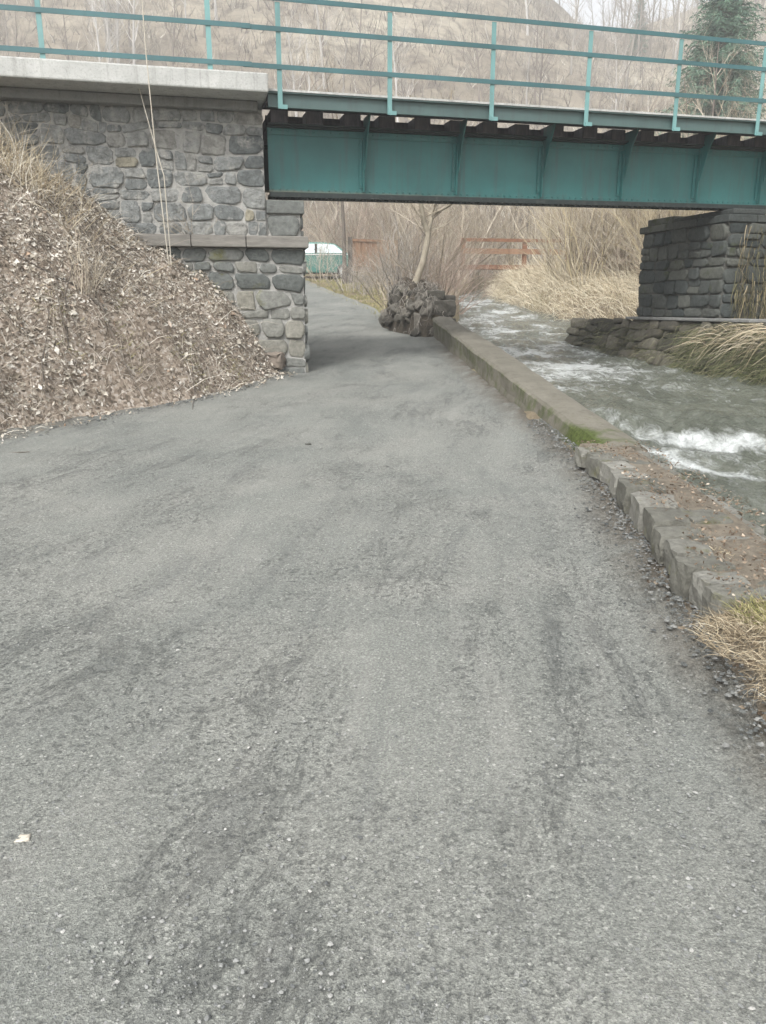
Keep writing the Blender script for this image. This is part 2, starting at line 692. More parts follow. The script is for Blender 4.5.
M['parapet'] = mat_concrete('weathered_parapet_concrete', (.118, .110, .088), (.195, .182, .150), moss=True)
M['ledge'] = m_simple('brown_ledge_stone', (.13, .122, .108), (.235, .222, .20), 5, .85, .6, .01, (1, 1, 6))
M['timber'] = m_simple('tarred_timber', (.035, .031, .038), (.10, .09, .098), 5, .8, .7, .01, (4, 4, 1))
M['soil'] = m_simple('root_filled_soil', (.035, .028, .02), (.11, .09, .065), 9, .95, 1, .05)
M['soil_strip'] = m_simple('wall_top_soil', (.12, .10, .075), (.25, .215, .165), 12, .95, 1, .02)
M['gravel'] = m_island('loose_gravel', [(0, (.10, .105, .105)), (.5, (.20, .205, .20)), (.9, (.29, .29, .278)), (1, (.38, .375, .355))], .9, 60, .3, 0)
M['gravel_dark'] = m_island('loose_dark_gravel', [(0, (.06, .064, .064)), (.6, (.12, .125, .12)), (1, (.22, .22, .21))], .9, 60, .3, 0)
M['clod'] = m_island('crumbled_brown_soil', [(0, (.06, .045, .032)), (.6, (.13, .10, .073)), (1, (.22, .18, .135))], .95, 40, .3, 0)
M['leaf'] = m_island('fallen_leaves', [(0, (.14, .118, .09)), (.15, (.26, .225, .178)), (.4, (.39, .352, .292)), (.68, (.47, .438, .38)), (.9, (.57, .548, .50)),
                                       (.95, (.33, .235, .165)), (1, (.60, .58, .53))], .75, 12, .3, 0)
M['old_leaf'] = m_island('rotting_leaves', [(0, (.07, .05, .035)), (.5, (.16, .12, .085)), (.9, (.27, .215, .16)), (1, (.42, .37, .31))], .85, 12, .3, 0)
M['straw'] = m_island('dry_grass', [(0, (.22, .175, .11)), (.5, (.40, .335, .23)), (1, (.58, .52, .40))], .85, 3, .25, 0)
M['stalk'] = m_island('weathered_stalks', [(0, (.14, .11, .085)), (.4, (.34, .29, .235)), (.8, (.52, .47, .40)), (1, (.68, .64, .57))], .85, 3, .25, 0)
M['reed'] = m_island('bright_dry_reed', [(0, (.34, .28, .19)), (.5, (.56, .49, .36)), (1, (.76, .70, .56))], .85, 3, .25, 0)
M['tuft'] = m_island('dead_tuft_grass', [(0, (.10, .075, .05)), (.35, (.24, .19, .125)), (.7, (.38, .32, .22)), (1, (.55, .49, .37))], .85, 3, .25, 0)
M['green_grass'] = m_island('thin_winter_grass', [(0, (.12, .13, .05)), (.5, (.25, .24, .10)), (1, (.42, .37, .20))], .85, 3, .25, 0)
M['ivy'] = m_island('trailing_bank_grass', [(0, (.045, .055, .025)), (.6, (.10, .11, .05)), (1, (.26, .24, .15))], .85, 3, .25, 0)
M['creeper'] = m_island('dead_wall_creeper', [(0, (.05, .045, .028)), (.5, (.10, .095, .05)), (.85, (.19, .155, .09)), (1, (.32, .27, .18))], .85, 3, .25, 0)
M['stem'] = m_simple('bleached_stem', (.42, .38, .31), (.62, .58, .5), 5, .8, 0)
M['bark_pale'] = m_simple('pale_smooth_bark', (.20, .175, .13), (.36, .32, .25), 7, .85, .6, .01, (1, 1, .4))
M['bark_dark'] = m_simple('dark_bark', (.07, .06, .05), (.16, .135, .11), 7, .9, .7, .015, (1, 1, .4))
M['twig'] = m_objrand('bare_twigs', [(0, (.34, .285, .21)), (.5, (.43, .37, .28)), (1, (.50, .44, .35))])
M['twig_red'] = m_objrand('reddish_twigs', [(0, (.33, .245, .20)), (1, (.42, .325, .27))])
M['twig_yellow'] = m_objrand('yellow_willow_twigs', [(0, (.42, .35, .22)), (1, (.52, .45, .31))])
M['twig_grey'] = m_objrand('grey_twigs', [(0, (.30, .28, .25)), (1, (.44, .41, .37))])
M['brush'] = m_island('hillside_scrub', [(0, (.07, .055, .045)), (.5, (.19, .155, .12)), (.85, (.36, .32, .26)), (1, (.66, .63, .57))], .95, 2, .3, 0)
M['far_tree'] = m_objrand('leafless_hill_wood', [(0, (.20, .165, .14)), (.5, (.30, .26, .22)), (.7, (.44, .41, .37)), (1, (.75, .73, .70))], scale=.3)
M['needles'] = m_island('spruce_needles', [(0, (.05, .10, .07)), (.5, (.09, .165, .115)), (1, (.15, .24, .165))], .8, 3, .3, 0)
M['rust'] = m_simple('rusty_iron', (.13, .058, .03), (.24, .115, .06), 8, .85, .5, .01)
M['brown_wood'] = m_simple('brown_fence_wood', (.17, .095, .055), (.30, .18, .11), 6, .85, .4, .01, (1, 1, .3))
M['car'] = m_simple('teal_car_paint', (.05, .16, .135), (.06, .185, .155), 3, .25, 0, spec=.6)
M['glass'] = m_simple('car_window', (.30, .35, .36), (.42, .47, .48), 3, .08, 0, metal=.6)  # pale part-metal tint stands in for bright sky reflection
M['chrome'] = m_simple('bright_trim', (.6, .62, .6), (.72, .74, .72), 3, .25, 0, metal=.6)
M['rubber'] = m_simple('tyre_rubber', (.018, .018, .018), (.03, .03, .03), 8, .85, .2)
M['lamp'] = m_simple('red_lamp', (.35, .03, .03), (.45, .05, .05), 8, .3, 0)
M['rock'] = m_simple('brown_rock', (.15, .125, .10), (.25, .21, .175), 6, .9, .8, .02)
M['wet_rock'] = m_simple('wet_rock', (.05, .052, .045), (.12, .12, .105), 6, .45, .8, .02)
M['plaster'] = m_simple('white_plaster', (.72, .72, .70), (.8, .8, .78), 3, .9, .1)
M['roof_tile'] = m_simple('brown_roof_tile', (.16, .10, .08), (.24, .16, .13), 3, .9, .4)

# ------------------------------------------------------------------ ground, path, hill
gx = np.concatenate([np.arange(-60, -9, 1.5), np.arange(-9, 9, .11), np.arange(9, 20, .5), np.arange(20, 71, 2.0)])
gy = np.concatenate([np.arange(-60, -14, 3.0), np.arange(-14, -1, .6), np.arange(-1, 20, .11), np.arange(20, 40, .3), np.arange(40, 72, 1.0)])
ground, gv, gf = grid_mesh('ground', gx, gy, ground_h, [M['ground'], M['litter']])
tag(ground, kind='structure')
cx = gv[gf].mean(1)
_, dd = emb(cx[:, 0], cx[:, 1])
mi = (dd > -.05).astype(np.int32)
ground.data.polygons.foreach_set('material_index', mi)

hx = np.arange(-260, 301, 3.5)
hy = np.concatenate([np.arange(50, 100, 2), np.arange(100, 340, 4)])
hill, _, _ = grid_mesh('hill', hx, hy, hill_h, M['hill'])
tag(hill, kind='structure')

# path: strips across, fine near the viewer
ys = np.concatenate([np.arange(-9, 0.5, .25), np.arange(.5, 8, .05), np.arange(8, 20, .1), np.arange(20, 46, .4)])
T = np.linspace(0, 1, 110)
L_, R_ = path_l(ys), path_r(ys)
X = L_[:, None] + (R_ - L_)[:, None] * T[None, :]
Y = np.repeat(ys[:, None], len(T), 1)
Z = pz(Y) + .004 + .012 * fbm(X * .9, Y * .9, 41, 3) + .004 * fbm(X * 7, Y * 7, 43, 3)
rut = np.exp(-((X - (-.3 + .02 * Y)) / .22) ** 2) + np.exp(-((X - (1.0 - .0 * Y)) / .22) ** 2)
Z -= .014 * rut
dR = R_[:, None] - X
dL = X - L_[:, None]
Z += .05 * np.clip(1 - dR / .25, 0, 1) * (.6 + .4 * vnoise(X * 5, Y * 5, 47))
Z += .05 * np.clip(1 - dL / .3, 0, 1)
nx, ny = len(T), len(ys)
i = np.arange(ny - 1)[:, None] * nx + np.arange(nx - 1)[None, :]
pf = np.stack([i.ravel(), i.ravel() + 1, i.ravel() + nx + 1, i.ravel() + nx], 1)
me = bpy.data.meshes.new('path')
me.from_pydata(np.stack([X.ravel(), Y.ravel(), Z.ravel()], 1).tolist(), [], pf.tolist())
me.polygons.foreach_set('use_smooth', [True] * len(me.polygons))
me.materials.append(M['path'])
ea = me.attributes.new('edge', 'FLOAT', 'POINT')
edge = np.clip(1 - dR / .30, 0, 1) * np.clip((17 - Y) / 4, 0, 1) + np.clip(1 - dL / .45, 0, 1)
ea.data.foreach_set('value', np.clip(edge, 0, 1).ravel().astype(np.float32))
path = bpy.data.objects.new('path', me)
COL.objects.link(path)
tag(path, kind='structure')


def path_surf(x, y):
    return pzf(y) + .004 + float(.012 * fbm(np.array([x * .9]), np.array([y * .9]), 41, 3)[0])


# ------------------------------------------------------------------ stream
ys = np.concatenate([np.arange(-12, 2, .3), np.arange(2, 20, .05), np.arange(20, 58, .25)])
T = np.linspace(0, 1, 120)
L_, R_ = sl_x(ys) - .12, sr_x(ys) + .3
X = L_[:, None] + (R_ - L_)[:, None] * T[None, :]
Y = np.repeat(ys[:, None], len(T), 1)
w = Y + 1.11 * X
amp = .042 + .03 * np.exp(-((w - 11.6) / .9) ** 2)
Zb = zw(X, Y)
Zr = amp * fbm(X * 2.4, Y * 1.5, 51, 5) + .01 * fbm(X * 9, Y * 6, 57, 3)
hump = .10 * np.exp(-((w - 12.8) / .28) ** 2) * np.clip((X - 2.8) / .8, 0, 1)
Z = Zb + Zr + hump * np.clip((12 - Y) / 3, 0, 1)
foam_sheen = 1.0 * np.exp(-((w - 12.02 + .16 * vnoise(X * 2, Y * 2, 61)) / .15) ** 2) * np.clip((X - 1.9) / .3, 0, 1)
foam_sheen += .85 * np.exp(-((w - 11.05 + .22 * vnoise(X * 2, Y * 2, 63)) / .13) ** 2)
foam_sheen += .34 * np.exp(-((w - 11.4) / .8) ** 2) + .18 + .16 * fbm(X * .8, Y * .6, 67, 3)
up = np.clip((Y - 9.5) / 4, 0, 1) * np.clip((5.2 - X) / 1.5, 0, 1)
foam_sheen += .60 * up  # upstream whitening also paints the sky's reflection into the water colour
foam_sheen *= np.clip(1 - np.abs(0), 0, 1)
foam_sheen *= .72 + .5 * fbm(X * 1.7, Y * 1.7, 69, 3)
foam_sheen = np.clip(foam_sheen, 0, 1)
nx, ny = len(T), len(ys)
i = np.arange(ny - 1)[:, None] * nx + np.arange(nx - 1)[None, :]
pf = np.stack([i.ravel(), i.ravel() + 1, i.ravel() + nx + 1, i.ravel() + nx], 1)
me = bpy.data.meshes.new('stream_water')
me.from_pydata(np.stack([X.ravel(), Y.ravel(), Z.ravel()], 1).tolist(), [], pf.tolist())
me.polygons.foreach_set('use_smooth', [True] * len(me.polygons))
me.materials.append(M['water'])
fa = me.attributes.new('foam_sheen', 'FLOAT', 'POINT')
fa.data.foreach_set('value', foam_sheen.ravel().astype(np.float32))
water = bpy.data.objects.new('stream_water', me)
COL.objects.link(water)
tag(water, kind='structure')


# ------------------------------------------------------------------ masonry
def stone(mb, q, N, h, gap, r):
    """one rubble stone: rounded quad q (4 points in the wall plane) standing out along N"""
    c = sum(q, Vector()) / 4
    n = 14
    ring = []
    for k in range(n):
        th = 2 * math.pi * k / n + r.uniform(-.1, .1)
        cs, sn = math.cos(th), math.sin(th)
        p_ = r.uniform(5, 14)
        s = (abs(cs) ** p_ + abs(sn) ** p_) ** (-1 / p_)
        a, b = cs * s * .5 + .5, sn * s * .5 + .5
        pt = q[0] * (1 - a) * (1 - b) + q[1] * a * (1 - b) + q[2] * a * b + q[3] * (1 - a) * b
        d = (pt - c)
        L = max(d.length, 1e-4)
        pt = c + d * (max(L - gap, L * .5) / L) * r.uniform(.92, 1.04)
        ring.append(pt)
    vs = []
    tilt = Vector((r.uniform(-1, 1), r.uniform(-1, 1), r.uniform(-1, 1))) * .12
    for sc, dz in ((1.0, -.03), (.99, .4 * h), (.95, .85 * h), (.78, h), (.40, h * 1.02)):
        for p in ring:
            d = (p - c) * sc
            k = dz + (d.dot(tilt) if dz > .3 * h else 0) + (r.uniform(-.12, .12) * h if dz > .3 * h else 0)
            vs.append(c + d + N * k)
    vs.append(c + N * h * r.uniform(.95, 1.15))
    fs = []
    for j in range(4):
        for k in range(n):
            k2 = (k + 1) % n
            fs.append((j * n + k, j * n + k2, (j + 1) * n + k2, (j + 1) * n + k))
    for k in range(n):
        fs.append((4 * n + k, 4 * n + (k + 1) % n, 5 * n))
    mb.add(vs, fs)


def masonry(mb, O, U, V, W, H, ch=.2, wmin=.15, wmax=.4, wob=.03, h=(.02, .05), gap=.011, seed=1, quoin=False):
    """rubble courses over the rectangle O + U*[0,W] + V*[0,H]"""
    r = random.Random(seed)
    N = U.cross(V).normalized()
    rows = [0.0]
    while rows[-1] < H - ch * .6:
        rows.append(rows[-1] + ch * r.uniform(.65, 1.4))
    sc = H / rows[-1]
    rows = [x * sc for x in rows]
    ph = [(r.uniform(0, 6), r.uniform(.8, 1.7), r.uniform(0, 6), r.uniform(2.5, 5)) for _ in rows]

    def line(i, u):
        if i == 0 or i == len(rows) - 1:
            return rows[i]
        a, b, c, d = ph[i]
        return rows[i] + wob * (math.sin(a + b * u * 2) + .6 * math.sin(c + d * u))
    for i in range(len(rows) - 1):
        u = 0.0
        hrow = rows[i + 1] - rows[i]
        jl0 = jl1 = 0.0
        while u < W - 1e-3:
            wd = r.uniform(wmin, wmax) * (.75 + .5 * hrow / ch)
            if W - (u + wd) < wmin:
                wd = W - u
            u2 = u + wd
            j0, j1 = (r.uniform(-.03, .03), r.uniform(-.03, .03)) if u2 < W - 1e-3 else (0, 0)
            cs = [(u + jl0, line(i, u)), (u2 + j0, line(i, u2)), (u2 + j1, line(i + 1, u2)), (u + jl1, line(i + 1, u))]
            if hrow > ch * 1.15 and wd < wmax * .9 and r.random() < .35:
                m0 = [(cs[0][0], (cs[0][1] + cs[3][1]) / 2), (cs[1][0], (cs[1][1] + cs[2][1]) / 2 + r.uniform(-.02, .02))]
                sets = [[cs[0], cs[1], m0[1], m0[0]], [m0[0], m0[1], cs[2], cs[3]]]
            else:
                sets = [cs]
            for s in sets:
                stone(mb, [O + U * (a + r.uniform(-.011, .011)) + V * (b + r.uniform(-.012, .012)) for a, b in s], N, r.uniform(*h), gap, r)
            u, jl0, jl1 = u2, j0, j1


Zv = Vector((0, 0, 1))


def plan(v):
    return Vector((v.x, v.y, 0))


# ---- left abutment
pL0 = at(0, 300, 10.62)
pL1 = at(305, 300, 11.42)
eL = plan(pL0 - pL1).normalized()            # along the face, to the left
nL = Vector((eL.y, -eL.x, 0))
if nL.y > 0:
    nL = -nL                                  # towards the viewer
OL = plan(pL1)
WL = 9.0
ab = empty('stone_abutment', (OL.x, OL.y, .3), 'light-jointed grey rubble stone abutment under the pale concrete slab, beside the leafy slope', 'abutment')
u65 = (at(265, 150, 11.4).x - OL.x) / eL.x     # where the upper wall starts
zl0, zl1 = 2.27, 2.42
DEP = 2.6
core = MB()
axL = (eL, -nL, Zv)


def blk(mb, u0, u1, d0, d1, z0, z1):
    c = OL + eL * ((u0 + u1) / 2) - nL * ((d0 + d1) / 2) + Zv * ((z0 + z1) / 2)
    mb.box(c, (u1 - u0, d1 - d0, z1 - z0), axL)


blk(core, .012, WL, .004, DEP, -.3, zl0)
blk(core, u65 + .012, WL, .004, DEP, zl1, 4.02)
blk(core, .035, u65 + .02, .035, DEP, zl1, 2.90)
core.build('wall_core', M['mortar'], ab)
mb = MB()
masonry(mb, OL + eL * WL + Zv * zl1, -eL, Zv, WL - u65, 4.0 - zl1, .175, .10, .36, .035, (.004, .026), .006, 5)
mb.build('upper_stonework', M['stone'], ab, True)
mb = MB()
masonry(mb, OL + eL * WL + nL * .0 + Zv * -.2, -eL, Zv, WL, zl0 + .2, .22, .16, .46, .03, (.010, .045), .008, 9)
masonry(mb, OL + Zv * -.2, -nL, Zv, DEP, zl0 + .2, .22, .16, .46, .03, (.015, .045), .010, 10)
mb.build('lower_stonework', M['stone_low'], ab, True)
mb = MB()
masonry(mb, OL + eL * u65 - nL * .03 + Zv * zl1, -eL, Zv, u65 - .02, .30, .19, .2, .4, .012, (.02, .04), .010, 12)
masonry(mb, OL + eL * .02 - nL * .03 + Zv * zl1, -nL, Zv, DEP - .1, .30, .19, .2, .4, .012, (.02, .03), .010, 14)
mb.build('bearing_stonework', M['stone_low'], ab, True)
mb = MB()
blk(mb, -.02, u65 + .0, -.02, DEP, 2.73, 2.905)
mb.build('bearing_stone', M['stone_low'], ab, False, .015)
mb = MB()
u = -.06
while u < WL:
    du = rng.uniform(.7, 1.2)
    blk(mb, u, u + du - .008, -.12 - rng.uniform(0, .012), .5, zl0 + .004 + rng.uniform(0, .004), zl1 + .01)
    u += du
blk(mb, -.06, .4, .504, DEP, zl0 + .005, zl1 + .008)
mb.build('ledge', M['ledge'], ab, False, .012)
# concrete beam and pale slab
sA = at(268, 74, 10.80)
sB = at(0, 58, 10.10)
zs1, zs0 = 4.335, 4.112
mb = MB()
eS = plan(sB - sA).normalized()
nS = Vector((eS.y, -eS.x, 0))
if nS.y > 0:
    nS = -nS
c0 = plan(sA)
mb.box(c0 + eS * 4.5 - nS * 1.5 + Zv * ((zs0 + zs1) / 2), (9.0, 3.0, zs1 - zs0), (eS, -nS, Zv))
o = mb.build('concrete_slab', M['concrete'], ab, False, .02)
mb = MB()
mb.box(c0 + eS * 4.55 - nS * 1.62 + Zv * ((zs0 + 3.985) / 2), (8.9, 2.36, zs0 - 3.985 - .004), (eS, -nS, Zv))
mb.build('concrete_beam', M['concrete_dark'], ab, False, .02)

# ---- bridge: local frame on the railing plane
bA = at(280, 100, 11.0)
bB = at(758, 110, 13.0)
eB = plan(bB - bA).normalized()
nB = Vector((eB.y, -eB.x, 0))
if nB.y > 0:
    nB = -nB
OB = plan(bA)
LB = (bB - bA).length
GRADE = .075 / LB
axB = (eB, -nB, Zv)


def bp(s, d, z):
    """s along the bridge from the first post, d behind the railing plane, z height"""
    return OB + eB * s - nB * d + Zv * (z + GRADE * s)


def bbox(mb, s0, s1, d0, d1, z0, z1):
    e = (eB + Zv * GRADE).normalized()
    mb.box(bp((s0 + s1) / 2, (d0 + d1) / 2, (z0 + z1) / 2), (s1 - s0, d1 - d0, z1 - z0), (e, -nB, Zv))


WEB = .58
sS = -.10
sE = LB + 3.2
ZB, ZT = 3.035, 3.87
br = empty('steel_bridge', bp(LB / 2, 1.4, 2.98), 'teal riveted steel plate girder railway bridge spanning path and stream', 'bridge')
mb = MB()
bbox(mb, sS, sE, WEB, WEB + .014, ZB, ZT)
mb.build('girder_web', M['girder'], br)
# flanges with angles and rivets
mb = MB()
bbox(mb, sS, sE, WEB - .15, WEB + .17, ZB - .055, ZB - .027)
bbox(mb, sS, sE, WEB - .16, WEB + .18, ZB - .080, ZB - .058)
bbox(mb, sS, sE, WEB - .11, WEB - .003, ZB - .024, ZB - .010)


def rivet(mb, c, ax, r=.016, h=.014):
    a = ax.orthogonal().normalized()
    b = ax.cross(a)
    vs = []
    for rr, hh in ((r, 0), (r * .75, h * .75)):
        for k in range(6):
            t = k * math.pi / 3
            vs.append(c + a * (rr * math.cos(t)) + b * (rr * math.sin(t)) + ax * hh)
    vs.append(c + ax * h)
    fs = [(k, (k + 1) % 6, 6 + (k + 1) % 6, 6 + k) for k in range(6)] + [(6 + k, 6 + (k + 1) % 6, 12) for k in range(6)]
    mb.add(vs, fs)


s = sS + .05
while s < sE:
    rivet(mb, bp(s, WEB - .12, ZB - .080), -Zv, .02, .022)
    rivet(mb, bp(s + .05, WEB - .06, ZB - .080), -Zv, .02, .022)
    s += .10
mb.build('bottom_flange', M['girder_dark'], br)
mb = MB()
bbox(mb, sS, sE, WEB - .014, WEB - .002, ZB - .009, ZB + .075)
s = sS + .05
while s < sE:
    rivet(mb, bp(s, WEB - .014, ZB + .035), nB, .014, .012)
    s += .10
mb.build('flange_angle', M['girder'], br)
mb = MB()
bbox(mb, sS, sE, WEB - .15, WEB + .17, ZT + .002, ZT + .022)
bbox(mb, sS, sE, WEB - .10, WEB - .002, ZT - .014, ZT + .000)
mb.build('top_flange', M['girder_dark'], br)
mb = MB()
bbox(mb, sS, sE, WEB - .014, WEB - .003, ZT - .10, ZT - .016)
s = sS + .05
while s < sE:
    rivet(mb, bp(s, WEB - .014, ZT - .05), nB, .014, .012)
    s += .12
mb.build('flange_angle', M['girder'], br)
# stiffeners with brackets carrying the walkway
stiff_px = [362, 455, 540, 620, 695, 758]
for k, px in enumerate(stiff_px + [None]):
    if px is not None:
        best = min((i * .01 for i in range(-100, 1400)), key=lambda s_: abs(383 + F * bp(s_, WEB, 3.4).x / (bp(s_, WEB, 3.4).y * CP - (bp(s_, WEB, 3.4).z - EYE) * SP) - px))
    else:
        best += 1.35
    s = best
    mb = MB()
    bbox(mb, s - .05, s + .05, WEB - .028, WEB - .016, ZB + .08, ZT - .11)
    bbox(mb, s - .006, s + .006, WEB - .10, WEB - .029, ZB + .02, ZT - .11)
    for z_ in np.arange(ZB + .12, ZT - .12, .11):
        for q in (-.032, .032):
            rivet(mb, bp(s + q, WEB - .028, float(z_)), nB, .012, .01)
    st = mb.build('stiffener', M['girder'], br)
    mb = MB()
    # triangular gusset plate
    pr_ = [(WEB - .03, 3.30), (WEB - .10, 3.36), (WEB - .24, 3.76), (.20, 3.985), (.20, 4.02), (WEB - .03, 4.02)]
    n = len(pr_)
    vs = [bp(s + dx, d_, z_) for dx in (-.007, .007) for d_, z_ in pr_]
    vs = [v - eB * .0 for v in vs]
    fs = [tuple(range(n))[::-1], tuple(range(n, 2 * n))] + [(a, (a + 1) % n, n + (a + 1) % n, n + a) for a in range(n)]
    vs = [v + eB * .02 for v in vs]
    mb.add(vs, fs)
    mb.build('bracket', M['girder'], br, recalc=True)
# walkway: edge channel, deck plates
mb = MB()
bbox(mb, sS - .05, sE, .04, .052, 3.985, 4.165)
bbox(mb, sS - .05, sE, .00, .038, 3.985, 3.998)
bbox(mb, sS - .05, sE, -.006, .05, 4.152, 4.166)
mb.build('edge_channel', M['channel'], br)
mb = MB()
bbox(mb, sS - .05, sE, -.015, .70, 4.17, 4.195)
mb.build('walkway_deck', M['concrete'], br)
mb = MB()
bbox(mb, sS - .05, sE, .06, .62, 4.085, 4.150)
mb.build('walkway_planks', M['timber'], br)
mb = MB()
bbox(mb, sS, sE, .71, .75, 3.90, 4.035)
mb.build('added_daylight_stop', M['timber'], br)  # added to shut out daylight between the sleepers
# far girder, shallower
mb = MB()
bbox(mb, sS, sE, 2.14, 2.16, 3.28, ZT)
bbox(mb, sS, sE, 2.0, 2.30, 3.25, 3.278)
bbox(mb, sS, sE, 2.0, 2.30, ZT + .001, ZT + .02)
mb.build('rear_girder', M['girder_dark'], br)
for k in range(5):
    mb = MB()
    s = .7 + k * 1.8
    bbox(mb, s, s + .08, WEB + .03, 2.13, 3.35, 3.5)
    mb.build('cross_brace', M['girder_dark'], br)
# sleepers lie on the girders
slp = None
s = sS + .15
k = 0
while s < sE - .2:
    if slp is None:
        m2 = MB()
        e = (eB + Zv * GRADE).normalized()
        m2.box((0, 0, 0), (.24, 2.15, .155), (e, -nB, Zv))
        slp = m2.build('railway_sleeper', M['timber'], None, False, .012)
        tag(slp, 'tarred timber railway sleeper, dark end showing between teal girder and walkway', 'sleeper', 'railway sleepers across the bridge girders')
        o = slp
    else:
        o = slp.copy()
        COL.objects.link(o)
    o.location = bp(s, WEB + .95 + rng.uniform(-.05, .03), ZT + .024 + .0785)
    s += .52 + rng.uniform(-.04, .04)
    k += 1


# ---- railings
def railing(name, label, s0, s1, posts, P, zfoot, foot_d, parent_loc):
    root = empty(name, parent_loc, label, 'railing')
    for z_, nm in ((5.215, 'top_rail'), (4.875, 'middle_rail'), (4.445, 'bottom_rail')):
        mb = MB()
        a, b = P(s0, z_), P(s1, z_)
        d = (b - a).normalized()
        side = d.cross(Zv).normalized()
        upv = side.cross(d)
        # angle iron: a vertical leg and a horizontal leg
        mid = (a + b) / 2
        Ln = (b - a).length
        mb.box(mid, (Ln, .012, .055), (d, side, upv))
        mb.box(mid + upv * .0265 + side * (.034 if side.y > 0 else -.034), (Ln, .056, .012), (d, side, upv))
        mb.build(nm, M['rail'], root)
    for s in posts:
        mb = MB()
        a, b = P(s, zfoot), P(s, 5.18)
        d = (P(s1, 5) - P(s0, 5)).normalized()
        side = d.cross(Zv).normalized()
        if side.y < 0:
            side = -side
        mid = (a + b) / 2 + side * .014
        mb.box(mid, (.062, .012, (b - a).length), (d, side, Zv))
        mb.box(mid + d * .026 + side * .031, (.011, .05, (b - a).length), (d, side, Zv))
        if foot_d:
            mb.box(P(s, zfoot + .02) + side * .0 + d * .04, (.10, .02, .05), (d, side, Zv))
        mb.build('post', M['post'], root)
    return root


gap = LB / 5
railing('bridge_railing', 'teal three-bar railing on lit-toned posts along the steel bridge walkway', -.46, sE, [k * gap for k in range(0, 8)],
        lambda s, z: bp(s, -.03, z), 3.965, True, bp(2, 0, 4.1))
rA = at(262, 60, 10.89)
rB = at(0, 40, 10.22)
eR = plan(rB - rA).normalized()
LR = plan(rB - rA).length
p205 = [((px - 262) / -262) * LR for px in (205, 32)]
railing('bridge_railing', 'teal three-bar railing standing on the pale concrete slab of the stone abutment', .13, LR + 2.4, [p205[0] * .97, p205[1] * .97, LR + 1.6],
        lambda s, z: plan(rA) + eR * s + Zv * z, 4.332, False, plan(rA) + Zv * 4.39)

# ---- right abutment
pN = at(722, 290, 13.15)
eP = -nB                                       # away from the viewer, square to the bridge
ON = plan(pN)
ra = empty('stone_abutment', (ON.x, ON.y, .6), 'dark damp coursed stone abutment standing across the stream', 'abutment')
DR = 2.35
WR = 6.0
zr0, zr1 = 1.30, 2.80
axR = (eB, eP, Zv)


def rblk(mb, s0, s1, d0, d1, z0, z1):
    mb.box(ON + eB * ((s0 + s1) / 2) + eP * ((d0 + d1) / 2) + Zv * ((z0 + z1) / 2), (s1 - s0, d1 - d0, z1 - z0), axR)


mb = MB()
rblk(mb, .010, WR, .010, DR - .01, 1.0, zr1)
rblk(mb, .18, WR, .12, DR - .1, zr1, 2.90)
mb.build('wall_core', M['mortar_dark'], ra)
mb = MB()
masonry(mb, ON + eP * DR + Zv * zr0, -eP, Zv, DR, zr1 - zr0, .19, .13, .42, .016, (.008, .045), .008, 21)
masonry(mb, ON + Zv * zr0, eB, Zv, WR, zr1 - zr0, .19, .13, .42, .016, (.008, .045), .008, 22)
masonry(mb, ON + eP * DR + eB * WR + Zv * zr0, -eB, Zv, WR, zr1 - zr0, .19, .13, .42, .016, (.008, .045), .008, 23)
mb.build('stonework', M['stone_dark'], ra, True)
mb = MB()
for a in range(3):
    rblk(mb, -.05, .5, -.04 + a * .83, -.06 + (a + 1) * .83 - .01, zr1 + .003, zr1 + .12)
rblk(mb, .504, WR, -.06, DR + .02, zr1 + .004, zr1 + .118)
mb.build('ledge', M['stone_dark'], ra, False, .015)
mb = MB()
for a in range(3):
    rblk(mb, .05, .7, .0 + a * .78, (a + 1) * .78 - .012, zr1 + .125, zr1 + .21 + .04 * (a == 2))
mb.build('bearing_stone', M['stone_dark'], ra, False, .02)
mb = MB()
rblk(mb, -.16, .3, -.9, DR + .15, zr0 - .055, zr0 - .004)
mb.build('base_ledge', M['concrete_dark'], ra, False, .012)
# battered rough plinth reaching into the stream
mb = MB()
pl0 = ON + eB * -.02 + eP * (DR + 2.3)
bat = (Zv * .80 + eB * .32).normalized()
O_ = pl0 - eB * .40 + Zv * .28
masonry(mb, O_, -eP, bat, DR + 6.5, 1.02, .17, .12, .45, .06, (.02, .13), .004, 25)
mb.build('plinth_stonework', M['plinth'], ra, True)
mb = MB()
c = O_ - eP * (DR + 6.5) / 2 + bat * .50
nrm = (-eP).cross(bat).normalized()
mb.box(c - nrm * .26, (DR + 6.5, 1.0, .5), (-eP, bat, nrm))
mb.build('plinth_core', M['mortar_dark'], ra)

# ------------------------------------------------------------------ parapet wall along the stream
topz = lambda Y: .41 + .0875 * (Y - 6.3)
rows = []
YS = np.linspace(6.15, 16.2, 60)


def line_x(pts, zf):
    P = [meet(px, py, zf) for px, py in pts]
    P.sort(key=lambda p: p.y)
    return lambda Y: float(np.interp(Y, [p.y for p in P], [p.x for p in P]))


